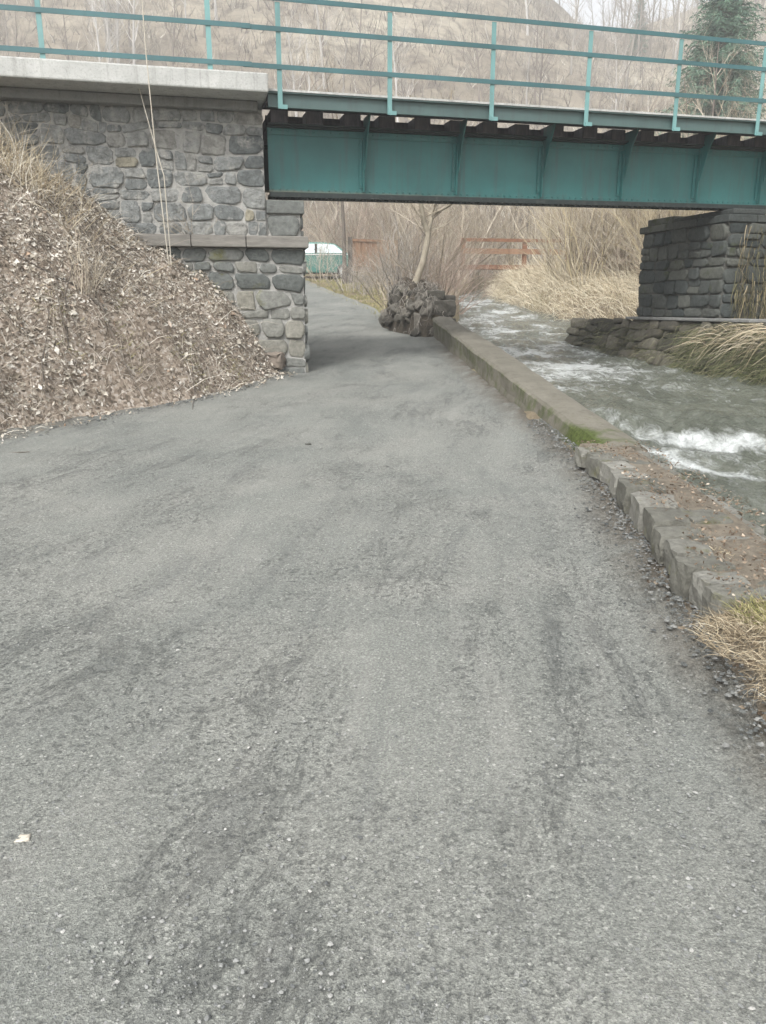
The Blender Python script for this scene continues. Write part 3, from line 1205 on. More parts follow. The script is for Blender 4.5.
tl = line_x([(434.4, 319.7), (510, 377), (552, 408), (592, 438)], topz)
tr_ = line_x([(454, 319.7), (500, 347), (561, 389), (610, 424), (662, 457)], topz)
vs, mo = [], []
for Y in YS:
    xa, xb = tl(Y), tr_(Y)
    xb = max(xb, xa + .38)
    zb, zt = pzf(Y) - .1, topz(Y)
    j = lambda k: .010 * float(vnoise(np.array([Y * 2.3 + k * 9.7]), np.array([k * 3.1]), 71)[0]) + .004 * float(vnoise(np.array([Y * 11 + k]), np.array([k * 3.1]), 73)[0])
    xo = float(path_r(Y))
    prof = [(xo + .0, zb), (xo + .01 + (xa - xo) * .5, (zb + zt) / 2), (xa - .012, zt - .035), (xa + .02, zt - .004), (xa + (xb - xa) * .35, zt + .006), (xa + (xb - xa) * .7, zt + .004),
            (xb - .02, zt - .006), (xb, zt - .03), (xb + .03, float(zw0(Y)) - .35)]
    for k, (x_, z_) in enumerate(prof):
        vs.append((x_ + j(k), Y, z_ + j(k + 20)))
        g_ = math.exp(-((Y - 6.5) / .45) ** 2) * (1.0 if k in (1, 2, 3) else .35) + (.35 if k in (1, 2) else 0)
        mo.append(g_)
n = 9
fs = []
for a in range(len(YS) - 1):
    for k in range(n - 1):
        fs.append((a * n + k, (a + 1) * n + k, (a + 1) * n + k + 1, a * n + k + 1))
fs.append(tuple(range(n)))
fs.append(tuple(range((len(YS) - 1) * n, len(YS) * n))[::-1])
mb = MB()
mb.add(vs, fs)
par = mb.build('parapet_wall', M['parapet'], None, False, recalc=True)
par.data.polygons.foreach_set('use_smooth', [False] * len(par.data.polygons))
a_ = par.data.attributes.new('moss', 'FLOAT', 'POINT')
a_.data.foreach_set('value', np.array(mo, dtype=np.float32))
tag(par, 'low mossy brown concrete parapet wall running beside the path under the bridge', 'wall')

# ------------------------------------------------------------------ low stone wall nearer the viewer
sw = empty('stone_wall', (1.75, 4.6, .2), 'low crumbling wall of flat pale stones between gravel path and stream', 'wall')
edge_px = [(577, 446), (592, 456), (608, 466), (622, 481), (637, 497), (655, 522), (672, 549), (690, 568), (708, 586), (735, 617), (768, 655)]
stz = lambda Y: float(np.interp(Y, [2.2, 3.1, 4.4, 6.2], [.27, .33, .40, .43]))
E = [meet(px, py, stz) for px, py in edge_px]
mb = MB()
r = random.Random(31)


def rough_block(mb, c, s, ax, r, j=.12, n=3):
    """split-faced block: a subdivided box with jittered surface"""
    vs, idx, fs = [], {}, []
    for i in range(n + 1):
        for jj in range(n + 1):
            for k in range(n + 1):
                if 0 < i < n and 0 < jj < n and 0 < k < n:
                    continue
                q = [i / n - .5, jj / n - .5, k / n - .5]
                e = sum(abs(t) > .49 for t in q)
                f = .93 if e == 3 else (.97 if e == 2 else 1.0)
                q = [t * f * s[m_] + r.uniform(-j, j) * min(s) * .5 for m_, t in enumerate(q)]
                idx[i, jj, k] = len(vs)
                vs.append(Vector(c) + ax[0] * q[0] + ax[1] * q[1] + ax[2] * q[2])
    for a, b, cdir in ((0, 1, 2), (1, 2, 0), (2, 0, 1)):
        for side in (0, n):
            for i in range(n):
                for jj in range(n):
                    def key(x, y):
                        t = [0, 0, 0]
                        t[a], t[b], t[cdir] = x, y, side
                        return idx[tuple(t)]
                    q = (key(i, jj), key(i + 1, jj), key(i + 1, jj + 1), key(i, jj + 1))
                    fs.append(q if side else q[::-1])
    mb.add(vs, fs)


k = 0
d_acc = 0
pts = E
tot = [0]
for a, b in zip(pts[:-1], pts[1:]):
    tot.append(tot[-1] + (b - a).length)


def along(t):
    for i in range(len(pts) - 1):
        if t <= tot[i + 1] or i == len(pts) - 2:
            f = (t - tot[i]) / (tot[i + 1] - tot[i])
            return pts[i].lerp(pts[i + 1], f), (pts[i + 1] - pts[i]).normalized()


t = 0.0
while t < tot[-1] - .15:
    ln = r.uniform(.17, .36)
    c, d = along(min(t + ln / 2, tot[-1]))
    d = plan(d).normalized()
    side = Vector((-d.y, d.x, 0))
    if side.x < 0:
        side = -side
    if c.y < 3.0:
        break
    th = r.uniform(.14, .19)
    wd = r.uniform(.16, .26)
    yaw = r.uniform(-.10, .10)
    d2 = (d + side * yaw).normalized()
    s2 = Vector((-d2.y, d2.x, 0))
    s2 = s2 if s2.x > 0 else -s2
    rough_block(mb, c + side * (wd / 2 + r.uniform(-.02, .02)) - Zv * (th / 2 + r.uniform(0, .02)), (ln - r.uniform(.005, .02), wd, th), (d2, s2, Zv), r, .10)
    t += ln
mb.build('edge_stones', M['cap_stone'], sw)
# flat top stones
mb = MB()
Yq = 2.95
while Yq < 6.25:
    ln = r.uniform(.22, .42)
    Yc = Yq + ln / 2
    x0 = float(np.interp(Yc, [p.y for p in reversed(E)], [p.x for p in reversed(E)])) + .20
    x1 = float(sl_x(Yc)) + .03
    xq = x0
    while xq < x1 - .05:
        wd = min(r.uniform(.18, .36), x1 - xq)
        rough_block(mb, (xq + wd / 2, Yc + r.uniform(-.03, .03), stz(Yc) - .082 - .05 * max(0, (xq + wd - x1 + .15) / .15) + r.uniform(-.012, .012)),
                    (wd - .012, ln - .012, .12), (Vector((1, r.uniform(-.12, .12), 0)).normalized(), Vector((0, 1, 0)), Zv), r, .10)
        xq += wd
    Yq += ln
mb.build('top_stones', M['cap_stone'], sw)
mb = MB()
vs = []
YY = np.linspace(2.0, 6.3, 60)
for Y_ in YY:
    xe = float(np.interp(Y_, [p.y for p in reversed(E)], [p.x for p in reversed(E)]))
    z_ = stz(Y_)
    jj = .02 * float(vnoise(np.array([Y_ * 6]), np.array([.5]), 83)[0])
    for x_, zz in ((float(path_r(Y_)) - .06, pzf(Y_) - .02), (float(path_r(Y_)) + .02, pzf(Y_) + .05), (xe + .05 + jj, z_ - .13), (xe + .10, z_ - .03 + jj * .3), (float(sl_x(Y_)) - .10, z_ - .03 - jj * .3), (float(sl_x(Y_)) + .0, z_ - .10),
                   (float(sl_x(Y_)) + .03, -.5)):
        vs.append((x_, Y_, zz))
fs = []
for a in range(len(YY) - 1):
    for k in range(6):
        fs.append((a * 7 + k, (a + 1) * 7 + k, (a + 1) * 7 + k + 1, a * 7 + k + 1))
mb.add(vs, fs)
mb.build('soil_core', M['soil_strip'], sw, True, recalc=True)

# ------------------------------------------------------------------ scatter: gravel, leaves, twigs, grass
ICO = None


def bulk(name, V, Fc, mat, parent=None, smooth=False):
    me = bpy.data.meshes.new(name)
    me.from_pydata(V.tolist(), [], Fc.tolist())
    me.materials.append(mat)
    if smooth:
        me.polygons.foreach_set('use_smooth', [True] * len(me.polygons))
    me.update()
    o = bpy.data.objects.new(name, me)
    COL.objects.link(o)
    if parent:
        o.parent = parent
    return o


def pebbles(P, size, flat=.6):
    """low stones at P (n,3), radius size (n,)"""
    base = np.array([[1, 0, 0], [.5, .87, 0], [-.5, .87, 0], [-1, 0, 0], [-.5, -.87, 0], [.5, -.87, 0],
                     [.55, .3, .8], [-.1, .6, .75], [-.6, -.1, .85], [.1, -.55, .8]])
    fc = np.array([[0, 1, 6], [1, 7, 6], [1, 2, 7], [2, 8, 7], [2, 3, 8], [3, 4, 8], [4, 9, 8], [4, 5, 9], [5, 6, 9], [5, 0, 6], [6, 7, 8], [6, 8, 9]])
    n = len(P)
    a = nrng.uniform(0, 6.28, n)
    st = nrng.uniform(.6, 1.3, (n, 3))
    B = base[None] * (1 + nrng.uniform(-.25, .25, (n, 10, 3)))
    B = B * st[:, None, :] * size[:, None, None]
    B[:, :, 2] *= flat
    B[:, :, 2] -= size[:, None] * .25
    ca, sa = np.cos(a)[:, None], np.sin(a)[:, None]
    x = B[:, :, 0] * ca - B[:, :, 1] * sa
    y = B[:, :, 0] * sa + B[:, :, 1] * ca
    V = np.stack([x, y, B[:, :, 2]], 2) + P[:, None, :]
    Fc = (fc[None] + (np.arange(n) * 10)[:, None, None]).reshape(-1, 3)
    return V.reshape(-1, 3), Fc


n = 18000
py_ = 1.0 + 9 * nrng.random(n) ** 2.1
px_ = path_l(py_) + (path_r(py_) - path_l(py_)) * nrng.random(n)
px_ = np.where(np.abs(px_) > py_ * .75 + 1, nrng.uniform(-1, 1, n), px_)
clump = fbm(px_ * 1.2, py_ * 1.2, 91, 3)
keep = (clump > nrng.uniform(-.9, .8, n)) & (px_ > path_l(py_)) & (px_ < path_r(py_))
px_, py_ = px_[keep], py_[keep]
sz = .0020 + .0050 * nrng.random(len(px_)) ** 3
pzv = pz(py_) + .004 + .012 * fbm(px_ * .9, py_ * .9, 41, 3)
V, Fc = pebbles(np.stack([px_, py_, pzv], 1), sz)
tag(bulk('path_gravel', V, Fc, M['gravel']), kind='stuff')
# dark loose stones along the foot of the wall
n = 4200
py_ = 1.6 + 6.2 * nrng.random(n) ** 1.2
off = np.abs(nrng.normal(0, .11, n)) - .05
px_ = path_r(py_) - off
pzv = pz(py_) + .012 + .05 * np.clip(1 - off / .25, 0, 1)
sz = .0035 + .010 * nrng.random(n) ** 3
V, Fc = pebbles(np.stack([px_, py_, pzv], 1), sz)
n = 900
py2 = 7.2 + 4 * nrng.random(n)
px2 = path_l(py2) + .25 + np.abs(nrng.normal(0, .15, n)) - .1
V2, F2 = pebbles(np.stack([px2, py2, pz(py2) + .012], 1), .006 + .016 * nrng.random(n) ** 3)
V, Fc = np.concatenate([V, V2]), np.concatenate([Fc, F2 + len(V)])
tag(bulk('loose_gravel', V, Fc, M['gravel_dark']), kind='stuff')


n = 2600
py_ = 1.5 + 5 * nrng.random(n) ** 1.4
off = np.abs(nrng.normal(0, .07, n)) - .13
V, Fc = pebbles(np.stack([path_r(py_) - off, py_, pz(py_) + .02 + np.clip(-off, 0, .13) * .9], 1), .005 + .020 * nrng.random(n) ** 2.2)
tag(bulk('crumbled_soil', V, Fc, M['clod']), kind='stuff')


def leaves(P, Nn, size, lift=.02):
    """curled leaf faces at P with surface normals Nn"""
    n = len(P)
    Nn = Nn + nrng.normal(0, .45, (n, 3))
    Nn /= np.linalg.norm(Nn, axis=1)[:, None]
    a = np.cross(Nn, nrng.normal(0, 1, (n, 3)))
    a /= np.linalg.norm(a, axis=1)[:, None]
    b = np.cross(Nn, a)
    L = size[:, None]
    Wd = (size * nrng.uniform(.35, .6, n))[:, None]
    C = P + Nn * (lift * nrng.random(n))[:, None]
    curl = (size * nrng.uniform(-.1, .35, n))[:, None]
    v0 = C - a * L * .5 + Nn * curl
    v1 = C - a * L * .05 + b * Wd * .5 + Nn * curl * nrng.uniform(0, 1, (n, 1))
    v2 = C + a * L * .5 + Nn * curl
    v3 = C - a * L * .05 - b * Wd * .5 + Nn * curl * nrng.uniform(0, 1, (n, 1))
    v4 = C.copy()
    V = np.stack([v0, v1, v2, v3, v4], 1).reshape(-1, 3)
    k = (np.arange(n) * 5)[:, None]
    Fc = np.concatenate([k + np.array([[4, 0, 1]]), k + np.array([[4, 1, 2]]), k + np.array([[4, 2, 3]]), k + np.array([[4, 3, 0]])])
    return V, Fc


def ground_norm(x, y):
    e = .06
    dx = (ground_h(x + e, y) - ground_h(x - e, y)) / (2 * e)
    dy = (ground_h(x, y + e) - ground_h(x, y - e)) / (2 * e)
    N = np.stack([-dx, -dy, np.ones_like(dx)], 1)
    return N / np.linalg.norm(N, axis=1)[:, None]


n = 95000
ly = nrng.uniform(4.0, 11.3, n)
lx = toe_x(ly) + .42 - 4.65 * nrng.random(n) ** .85
g_ = fbm(lx * 1.1, ly * 1.1, 97, 3)
keep = (g_ > nrng.uniform(-1.1, .6, n)) & ((lx < toe_x(ly) - .02) | (nrng.random(n) > .60 + .4 * np.clip((lx - toe_x(ly)) / .42, 0, 1)))
lx, ly = lx[keep], ly[keep]
P = np.stack([lx, ly, np.maximum(ground_h(lx, ly), pz(ly) + .01) + .005], 1)
V, Fc = leaves(P, ground_norm(lx, ly), .014 + .05 * nrng.random(len(lx)) ** 1.6 + .05 * (nrng.random(len(lx)) > .94), .045)
tag(bulk('leaf_litter', V, Fc, M['leaf']), kind='stuff')

# fallen leaves on the wall tops
n = 3000
ly = nrng.uniform(2.4, 6.2, n)
xe = np.interp(ly, [p.y for p in reversed(E)], [p.x for p in reversed(E)])
lx = xe + .03 + (sl_x(ly) - xe) * nrng.random(n)
lz = np.interp(ly, [2.2, 3.1, 4.4, 6.2], [.27, .33, .40, .43]) + .006
g_ = fbm(lx * 3, ly * 3, 99, 3)
k = g_ > nrng.uniform(-.4, .9, n)
P = np.stack([lx, ly, lz], 1)[k]
V, Fc = leaves(P, np.repeat([[0, 0, 1.0]], len(P), 0), nrng.uniform(.010, .034, len(P)), .012)
tag(bulk('fallen_leaves', V, Fc, M['old_leaf']), kind='stuff')


def strand(mb, p, h, lean, droop, wid, seg=4):
    pts = []
    kx, ky = rng.uniform(-.22, .22) * h, rng.uniform(-.22, .22) * h
    for i in range(seg + 1):
        t = i / seg
        pts.append(Vector((kx * math.sin(3.0 * t), ky * math.sin(4.0 * t), 0)) + Vector(p) + Vector((lean[0] * t, lean[1] * t, h * t - droop * t * t)) + Vector((lean[0], lean[1], 0)) * (droop * .6 * t * t))
    mb.blade(pts, wid)


# dead stalks on the slope
mb = MB()
r = random.Random(5)
nst = 9500
sy = nrng.uniform(4.5, 11.0, nst)
sx = toe_x(sy) + .03 - 4.0 * nrng.random(nst)
sa_ = nrng.uniform(0, 6.28, nst)
sL = np.where(nrng.random(nst) < .93, nrng.uniform(.1, .32, nst), nrng.uniform(.4, .8, nst))
tt = np.array([0, .35, .7, 1.0])
QX = sx[:, None] + np.cos(sa_)[:, None] * sL[:, None] * tt
QY = sy[:, None] + np.sin(sa_)[:, None] * sL[:, None] * tt
GZ = ground_h(QX, QY)
QZ = np.maximum(GZ[:, :1] + .02 + .25 * sL[:, None] * np.sin(tt * 2.2), GZ + .02)
QZ[:, 0] = GZ[:, 0]
for k in range(nst):
    mb.blade([(QX[k, q], QY[k, q], QZ[k, q]) for q in range(4)], r.uniform(.003, .007))
tag(mb.build('dead_stalks', M['stalk']), kind='stuff')
mb = MB()
for _ in range(70):
    y = r.uniform(5.5, 11.0)
    x = float(toe_x(y)) - 3.4 * r.random()
    a, L = r.uniform(0, 6.28), r.uniform(.35, 1.1)
    pts = []
    for q in (0, .3, .65, 1):
        xx, yy = x + math.cos(a) * L * q + r.uniform(-.03, .03), y + math.sin(a) * L * q + r.uniform(-.03, .03)
        pts.append((xx, yy, gz(xx, yy) + .03 + r.uniform(0, .05)))
    w_ = r.uniform(.004, .011)
    mb.tube(pts, [w_, w_ * .9, w_ * .7, w_ * .4], 4)
tag(mb.build('fallen_twigs', M['bark_dark']), kind='stuff')
mb = MB()
for cxp, cyp in ((190, 362), (236, 372), (205, 268), (60, 318), (128, 340)):
    p0 = meet(cxp, cyp, lambda Y: gz(at(cxp, cyp, Y).x, Y), 5, 11.2)
    for _ in range(130):
        x, y = p0.x + r.gauss(0, .13), p0.y + r.gauss(0, .13)
        a = r.uniform(0, 6.28)
        strand(mb, (x, y, gz(x, y)), r.uniform(.03, .10), (math.cos(a) * .07, math.sin(a) * .07), .03, .006, 3)
tag(mb.build('green_tufts_on_slope', M['green_grass']), kind='stuff')
# dry grass along the top of the slope against the abutment
mb = MB()
for _ in range(900):
    px = r.uniform(-30, 150) if r.random() < .7 else r.uniform(-30, 75)
    Yd = r.uniform(9.4, 10.75)
    tgt = at(px, 150, Yd)
    x = tgt.x
    z = gz(x, Yd)
    dens = math.exp(-((px - 25) / 60) ** 2)
    if r.random() > .15 + dens:
        continue
    h = r.uniform(.15, .5) * (.5 + dens)
    a = r.uniform(0, 6.28)
    ln = r.uniform(.1, .5)
    strand(mb, (x, Yd, z), h, (math.cos(a) * ln, math.sin(a) * ln * .5 - .05), r.uniform(0, .5) * h, r.uniform(.005, .010), 5)
tag(mb.build('dry_grass', M['straw']), kind='stuff')


def tuft(name, loc, n, h, spread, droop, mat, label, seed=1, wid=.006, group=None):
    r = random.Random(seed)
    mb = MB()
    for _ in range(n):
        a = r.uniform(0, 6.28)
        q = spread * math.sqrt(r.random())
        p = (math.cos(a) * q, math.sin(a) * q * 1.2, -.02 - .25 * q * q / spread)
        b = r.uniform(0, 6.28)
        ln = r.uniform(.15, .8) * h * 1.3
        hh = h * r.uniform(.25, 1.1) * (1.1 - .5 * q / spread)
        strand(mb, p, hh, (math.cos(b) * ln, math.sin(b) * ln), droop * r.uniform(.2, 1.5) * hh, wid * r.uniform(.6, 1.3), 5)
    o = mb.build(name, mat, None, loc=loc)
    return tag(o, label, 'grass tuft', group)


g1 = meet(752, 618, lambda Y: .33)
tuft('grass_tuft', (g1.x + .06, g1.y - .02, .31), 2600, .10, .24, .8, M['tuft'], 'bushy straw-coloured grass tuft at near end of the low stone wall', 3, .0028)
tuft('grass_tuft', (g1.x + .08, g1.y - .36, .25), 1300, .09, .20, 1.5, M['tuft'], 'pale hanging grass tuft spilling down to the gravel at the frame edge', 4, .0028)
tuft('grass_tuft', (g1.x + .12, g1.y + .10, .33), 700, .10, .13, .4, M['green_grass'], 'greenish low grass tuft on the wall stones behind the straw tuft', 6, .003)
g2 = meet(668, 552, stz)
tuft('grass_tuft', (g2.x + .28, g2.y + .10, stz(g2.y)), 260, .03, .13, .9, M['straw'], 'thin flattened dry grass on the middle of the low stone wall', 8, .003)
# right bank hanging grass
mb = MB()
r = random.Random(14)
for _ in range(2600):
    y = r.uniform(10.6, 13.2)
    e = r.uniform(.15, 2.2)
    x = float(sr_x(y)) + e
    z = gz(x, y)
    a = r.uniform(2.2, 4.2)
    ln = r.uniform(.15, .5)
    h = r.uniform(.1, .35)
    strand(mb, (x, y, z), h, (math.cos(a) * ln, math.sin(a) * ln * .7), h * r.uniform(.8, 2.6), r.uniform(.006, .012), 5)
tag(mb.build('bank_grass', M['ivy']), kind='stuff')
mb = MB()
for _ in range(750):
    y = r.uniform(10.2, 13.0)
    q_ = ON + eP * (y - 13.0) + eB * r.uniform(-.35, .9)
    x, y = q_.x, q_.y
    z = max(gz(x, y), 1.10 + r.uniform(-.25, .1))
    a = r.uniform(2.4, 4.0)
    ln = r.uniform(.2, .6)
    h = r.uniform(.15, .45)
    strand(mb, (x, y, z), h, (math.cos(a) * ln, math.sin(a) * ln * .7), h * r.uniform(.8, 2.2), r.uniform(.006, .012), 5)
tag(mb.build('dry_bank_grass', M['straw']), kind='stuff')
mb = MB()
for _ in range(4600):
    t_ = DR + 2.3 - (DR + 5.3) * r.random() ** .9
    q_ = ON + eP * t_ - eB * r.uniform(.02, .5)
    k_ = abs((ON - q_).dot(eB)) / .5
    z = .28 + .86 * (1 - k_) + .10
    if t_ > .5 and r.random() < .72:
        continue
    big = 1.25 if t_ < .4 else 1.0
    h = r.uniform(.05, .25) * big
    a = r.uniform(2.2, 4.2)
    strand(mb, (q_.x, q_.y, z), h, (math.cos(a) * .22 * big, math.sin(a) * .22), h * r.uniform(.8, 2.6), r.uniform(.006, .012), 4)
tag(mb.build('trailing_grass', M['ivy']), kind='stuff')
mb = MB()
for _ in range(1300):
    s_ = .15 + 3.2 * r.random() ** .8
    z = r.uniform(1.5, 2.75) if r.random() < .6 else r.uniform(1.3, 1.9)
    q_ = ON + eB * s_ + nB * r.uniform(.04, .12)
    L = r.uniform(.2, .7)
    pts = [q_ + Zv * z]
    for k in range(4):
        pts.append(pts[-1] + eB * r.uniform(-.06, .06) + nB * r.uniform(-.01, .03) - Zv * (L / 4))
    mb.blade(pts, r.uniform(.008, .016))
tag(mb.build('dead_creeper', M['creeper']), kind='stuff')
# reeds and dry grass of the far right bank
mb = MB()
for _ in range(7000):
    y = r.uniform(17.2, 34)
    e = abs(r.gauss(0, 1.6)) + .05
    x = float(sr_x(y)) + e
    if 'x' and y < 19 and e < .6:
        continue
    z = gz(x, y)
    a = r.uniform(1.8, 4.6)
    ln = r.uniform(.1, .7)
    h = r.uniform(.25, .95) * (1.2 if y > 20 else .8)
    strand(mb, (x, y, z), h, (math.cos(a) * ln, math.sin(a) * ln), h * r.uniform(0.1, 1.3), r.uniform(.008, .018), 4)
tag(mb.build('dry_reeds', M['reed']), kind='stuff')
# verge grass beyond the bridge
mb = MB()
for _ in range(7000):
    y = r.uniform(20, 37)
    x = float(path_r(y)) + r.uniform(-.25, 2.2)
    if x > float(sl_x(y)) - .3:
        continue
    z = gz(x, y)
    a = r.uniform(0, 6.28)
    h = r.uniform(.04, .14)
    strand(mb, (x, y, z), h, (math.cos(a) * .06, math.sin(a) * .06), 0.03, r.uniform(.01, .02), 2)
tag(mb.build('verge_grass', M['green_grass']), kind='stuff')


# ------------------------------------------------------------------ plants
def branchlets(mb, p, d, L, rad, depth, r, nseg=4, kids=5, spread=.7, up=.12, n=4, shrink=.62, curve=.25):
    pts, rads = [Vector(p)], [rad]
    d = Vector(d).normalized()
    for i in range(nseg):
        d = (d + Vector((r.uniform(-1, 1), r.uniform(-1, 1), r.uniform(-1, 1))) * curve + Zv * up).normalized()
        pts.append(pts[-1] + d * (L / nseg))
        rads.append(rad * (1 - .72 * (i + 1) / nseg))
    mb.tube(pts, rads, n if depth > 0 else 3, False)
    if depth <= 0:
        return
    for k in range(kids):
        t = r.uniform(.3, 1.0)
        i = min(int(t * nseg), nseg - 1)
        f = t * nseg - i
        q = pts[i].lerp(pts[i + 1], min(f, 1))
        dd_ = (pts[i + 1] - pts[i]).normalized()
        side = Vector((r.uniform(-1, 1), r.uniform(-1, 1), r.uniform(-.4, .8))).normalized()
        nd = (dd_ + side * spread).normalized()
        branchlets(mb, q, nd, L * shrink * r.uniform(.7, 1.15), max(rads[i] * .55, .0025), depth - 1, r, max(nseg - 1, 2), kids, spread, up, n, shrink, curve)


def shrub_mesh(name, mat, stems, H, seed, kids=4, spread=.6, base=.3, lean=.5, rad=.012, depth=2):
    r = random.Random(seed)
    mb = MB()
    for _ in range(stems):
        a = r.uniform(0, 6.28)
        q = base * math.sqrt(r.random())
        l = lean * r.random()
        branchlets(mb, (math.cos(a) * q, math.sin(a) * q, -.05), (math.cos(a) * l, math.sin(a) * l, 1), H * r.uniform(.5, 1), rad * r.uniform(.7, 1.2), depth, r, 4, kids, spread, .03, 3, .52, .30)
    return mb.build(name, mat)


def bare_tree(name, mat_t, mat_c, H, seed, rad=.12, kids=11, lab='', grp=None, one=False, lean=0.0):
    r = random.Random(seed)
    tb, cb = MB(), MB()
    pts, rads = [Vector((0, 0, -.2))], [rad * 1.25]
    d = Vector((lean, 0, 1))
    for i in range(7):
        d = (d + Vector((r.uniform(-1, 1), r.uniform(-1, 1), 0)) * .07).normalized()
        pts.append(pts[-1] + d * (H / 7))
        rads.append(rad * (1 - .85 * (i + 1) / 7))
    tb.tube(pts, rads, 7, False)
    for k in range(kids):
        t = r.uniform(.28, .98)
        i = min(int(t * 7), 6)
        q = pts[i].lerp(pts[i + 1], t * 7 - i)
        a = r.uniform(0, 6.28)
        nd = Vector((math.cos(a), math.sin(a), r.uniform(.5, 1.4))).normalized()
        branchlets(cb, q, nd, H * r.uniform(.16, .34) * (1.25 - .6 * t), rads[i] * .45, 2, r, 4, 5, .7, .10, 3, .55, .22)
    if one:
        tb.add(cb.v, cb.f)
        o = tb.build(name, mat_t)
        return tag(o, lab, 'tree', grp)
    root = empty(name, (0, 0, 0), lab, 'tree', grp)
    tb.build('trunk', mat_t, root, True)
    cb.build('crown', mat_c, root)
    return root


# --- tree and stones at the end of the parapet
hp = meet(418, 325, pzf)                     # foot of the heap
hb = Vector((.72, 17.6, 0))
heap = empty('stone_heap', (hb.x, hb.y, pzf(17.5)), 'rough heap of dark stones, roots and earth at the far end of the parapet', 'stone heap')
# soil mound by radial grid
mb = MB()
nr, na = 14, 40
vs, fs = [], []
AX, AY = .60, 1.5
for i in range(nr + 1):
    q = i / nr
    for k in range(na):
        th = 2 * math.pi * k / na
        x, y = math.cos(th) * q, math.sin(th) * q
        lift = .92 * min(1, (1 - q ** 3.5) * 1.15)
        X_, Y_ = hb.x + x * AX - (y * .34), hb.y + y * AY
        nz = float(fbm(np.array([X_ * 2.4]), np.array([Y_ * 2.4]), 111, 4)[0])
        X_ += .07 * nz * q
        vs.append((X_, Y_, pzf(Y_) - .12 * (q > .95) + lift * (1 + .22 * nz)))
for i in range(nr):
    for k in range(na):
        k2 = (k + 1) % na
        fs.append((i * na + k, (i + 1) * na + k, (i + 1) * na + k2, i * na + k2))
mb.add(vs, fs)
mb.build('earth', M['soil'], heap, True, recalc=True)
mb = MB()
r = random.Random(61)
for _ in range(150):
    th = r.uniform(0, 6.28)
    q = r.uniform(.45, 1.0)
    x, y = math.cos(th) * q, math.sin(th) * q
    X_, Y_ = hb.x + x * AX - y * .34, hb.y + y * AY
    zz = pzf(Y_) + .86 * min(1, (1 - q ** 3.5) * 1.15) * r.uniform(.85, 1.0)
    s = r.uniform(.07, .24)
    ax = [Vector((r.uniform(-1, 1), r.uniform(-1, 1), r.uniform(-.4, .4))).normalized()]
    ax.append(ax[0].orthogonal().normalized())
    ax.append(ax[0].cross(ax[1]))
    rough_block(mb, (X_, Y_, zz), (s * 1.3, s, s * r.uniform(.5, .9)), ax, r, .35)
mb.build('stones', M['heap_stone'], heap, True)
# squared end stones against the parapet
mb = MB()
e0 = at(446, 300, 16.6)
zb = pzf(16.6)
for (dx, dy, z0, z1, wx, wy) in ((-.06, 0, zb - .1, zb + .36, .50, .5), (-.05, .02, zb + .37, zb + .70, .46, .5), (-.22, .12, zb + .70, zb + .90, .36, .4), (.05, .3, zb + .68, zb + .80, .30, .4), (-.5, .05, zb - .1, zb + .45, .36, .5), (-.48, .2, zb + .46, zb + .78, .34, .4)):
    rough_block(mb, (e0.x + dx, e0.y + dy, (z0 + z1) / 2), (wx, wy, z1 - z0), (Vector((1, .1, 0)).normalized(), Vector((-.1, 1, 0)).normalized(), Zv), r, .10)
mb.build('end_stones', M['heap_stone'], heap, False, .02)
mb = MB()
for _ in range(520):
    th = r.uniform(0, 6.28)
    q = r.uniform(.2, 1.0)
    x, y = math.cos(th) * q, math.sin(th) * q
    X_, Y_ = hb.x + x * AX - y * .34, hb.y + y * AY
    zz = pzf(Y_) + .95 * min(1, (1 - q ** 3.5) * 1.15)
    a = r.uniform(3.3, 6.0)
    pts = [Vector((X_, Y_, zz))]
    for k in range(4):
        pts.append(pts[-1] + Vector((math.cos(a) * .06 + r.uniform(-.04, .04), math.sin(a) * .05, -.10 + r.uniform(-.03, .12) + (.1 if k < 1 else 0))))
    mb.tube(pts, [.008, .007, .006, .004, .002], 3, False)
mb.build('roots', M['twig_grey'], heap)

tp = [at(408, 312, 17.0), at(411, 293, 17.05), at(417, 279, 17.1), at(423, 262, 17.2), at(427, 243, 17.25), at(428, 233, 17.3)]
tree = empty('leaning_tree', tp[0], 'slender pale-barked leafless tree leaning out of the dark stone heap', 'tree')
mb = MB()
mb.tube(tp, [.115, .092, .078, .07, .066, .064], 10, False)
fork = tp[-1]
l1 = [fork, at(424, 222, 17.3), at(421, 205, 17.2), at(419, 180, 17.1), at(416, 140, 17.0), at(410, 95, 16.8)]
l2 = [fork, at(431, 220, 17.4), at(434, 206, 17.5), at(438, 180, 17.6), at(446, 140, 17.8), at(452, 90, 18)]
mb.tube(l1, [.060, .055, .05, .042, .03, .015], 8, False)
mb.tube(l2, [.050, .045, .04, .034, .025, .012], 8, False)
l3 = [at(432, 216, 17.4), at(439, 211, 17.2), at(447, 207, 17.0), at(462, 196, 16.8), at(480, 175, 16.6)]
mb.tube(l3, [.032, .03, .027, .02, .01], 6, False)
mb.build('trunk', M['bark_pale'], tree, True)
mb = MB()
r = random.Random(81)
for ln, kk in ((tp[2:], 7), (l1, 14), (l2, 14), (l3, 8)):
    for _ in range(kk):
        i = r.randrange(len(ln) - 1)
        q = ln[i].lerp(ln[i + 1], r.random())
        a = r.uniform(0, 6.28)
        branchlets(mb, q, (math.cos(a), math.sin(a), r.uniform(.2, 1.1)), r.uniform(.5, 1.3), .014, 2, r, 4, 4, .7, .08, 3, .55, .22)
mb.build('crown', M['twig'], tree)
# second thinner dark stems beside it
sh = shrub_mesh('bare_shrub', M['twig_grey'], 16, 2.4, 91, 4, .55, .35, .35, .018, 2)
p = at(400, 285, 18.3)
sh.location = (p.x, p.y, gz(p.x, p.y) + .45)
tag(sh, 'grey bare shrub of thin upright stems just left of the leaning tree', 'shrub')

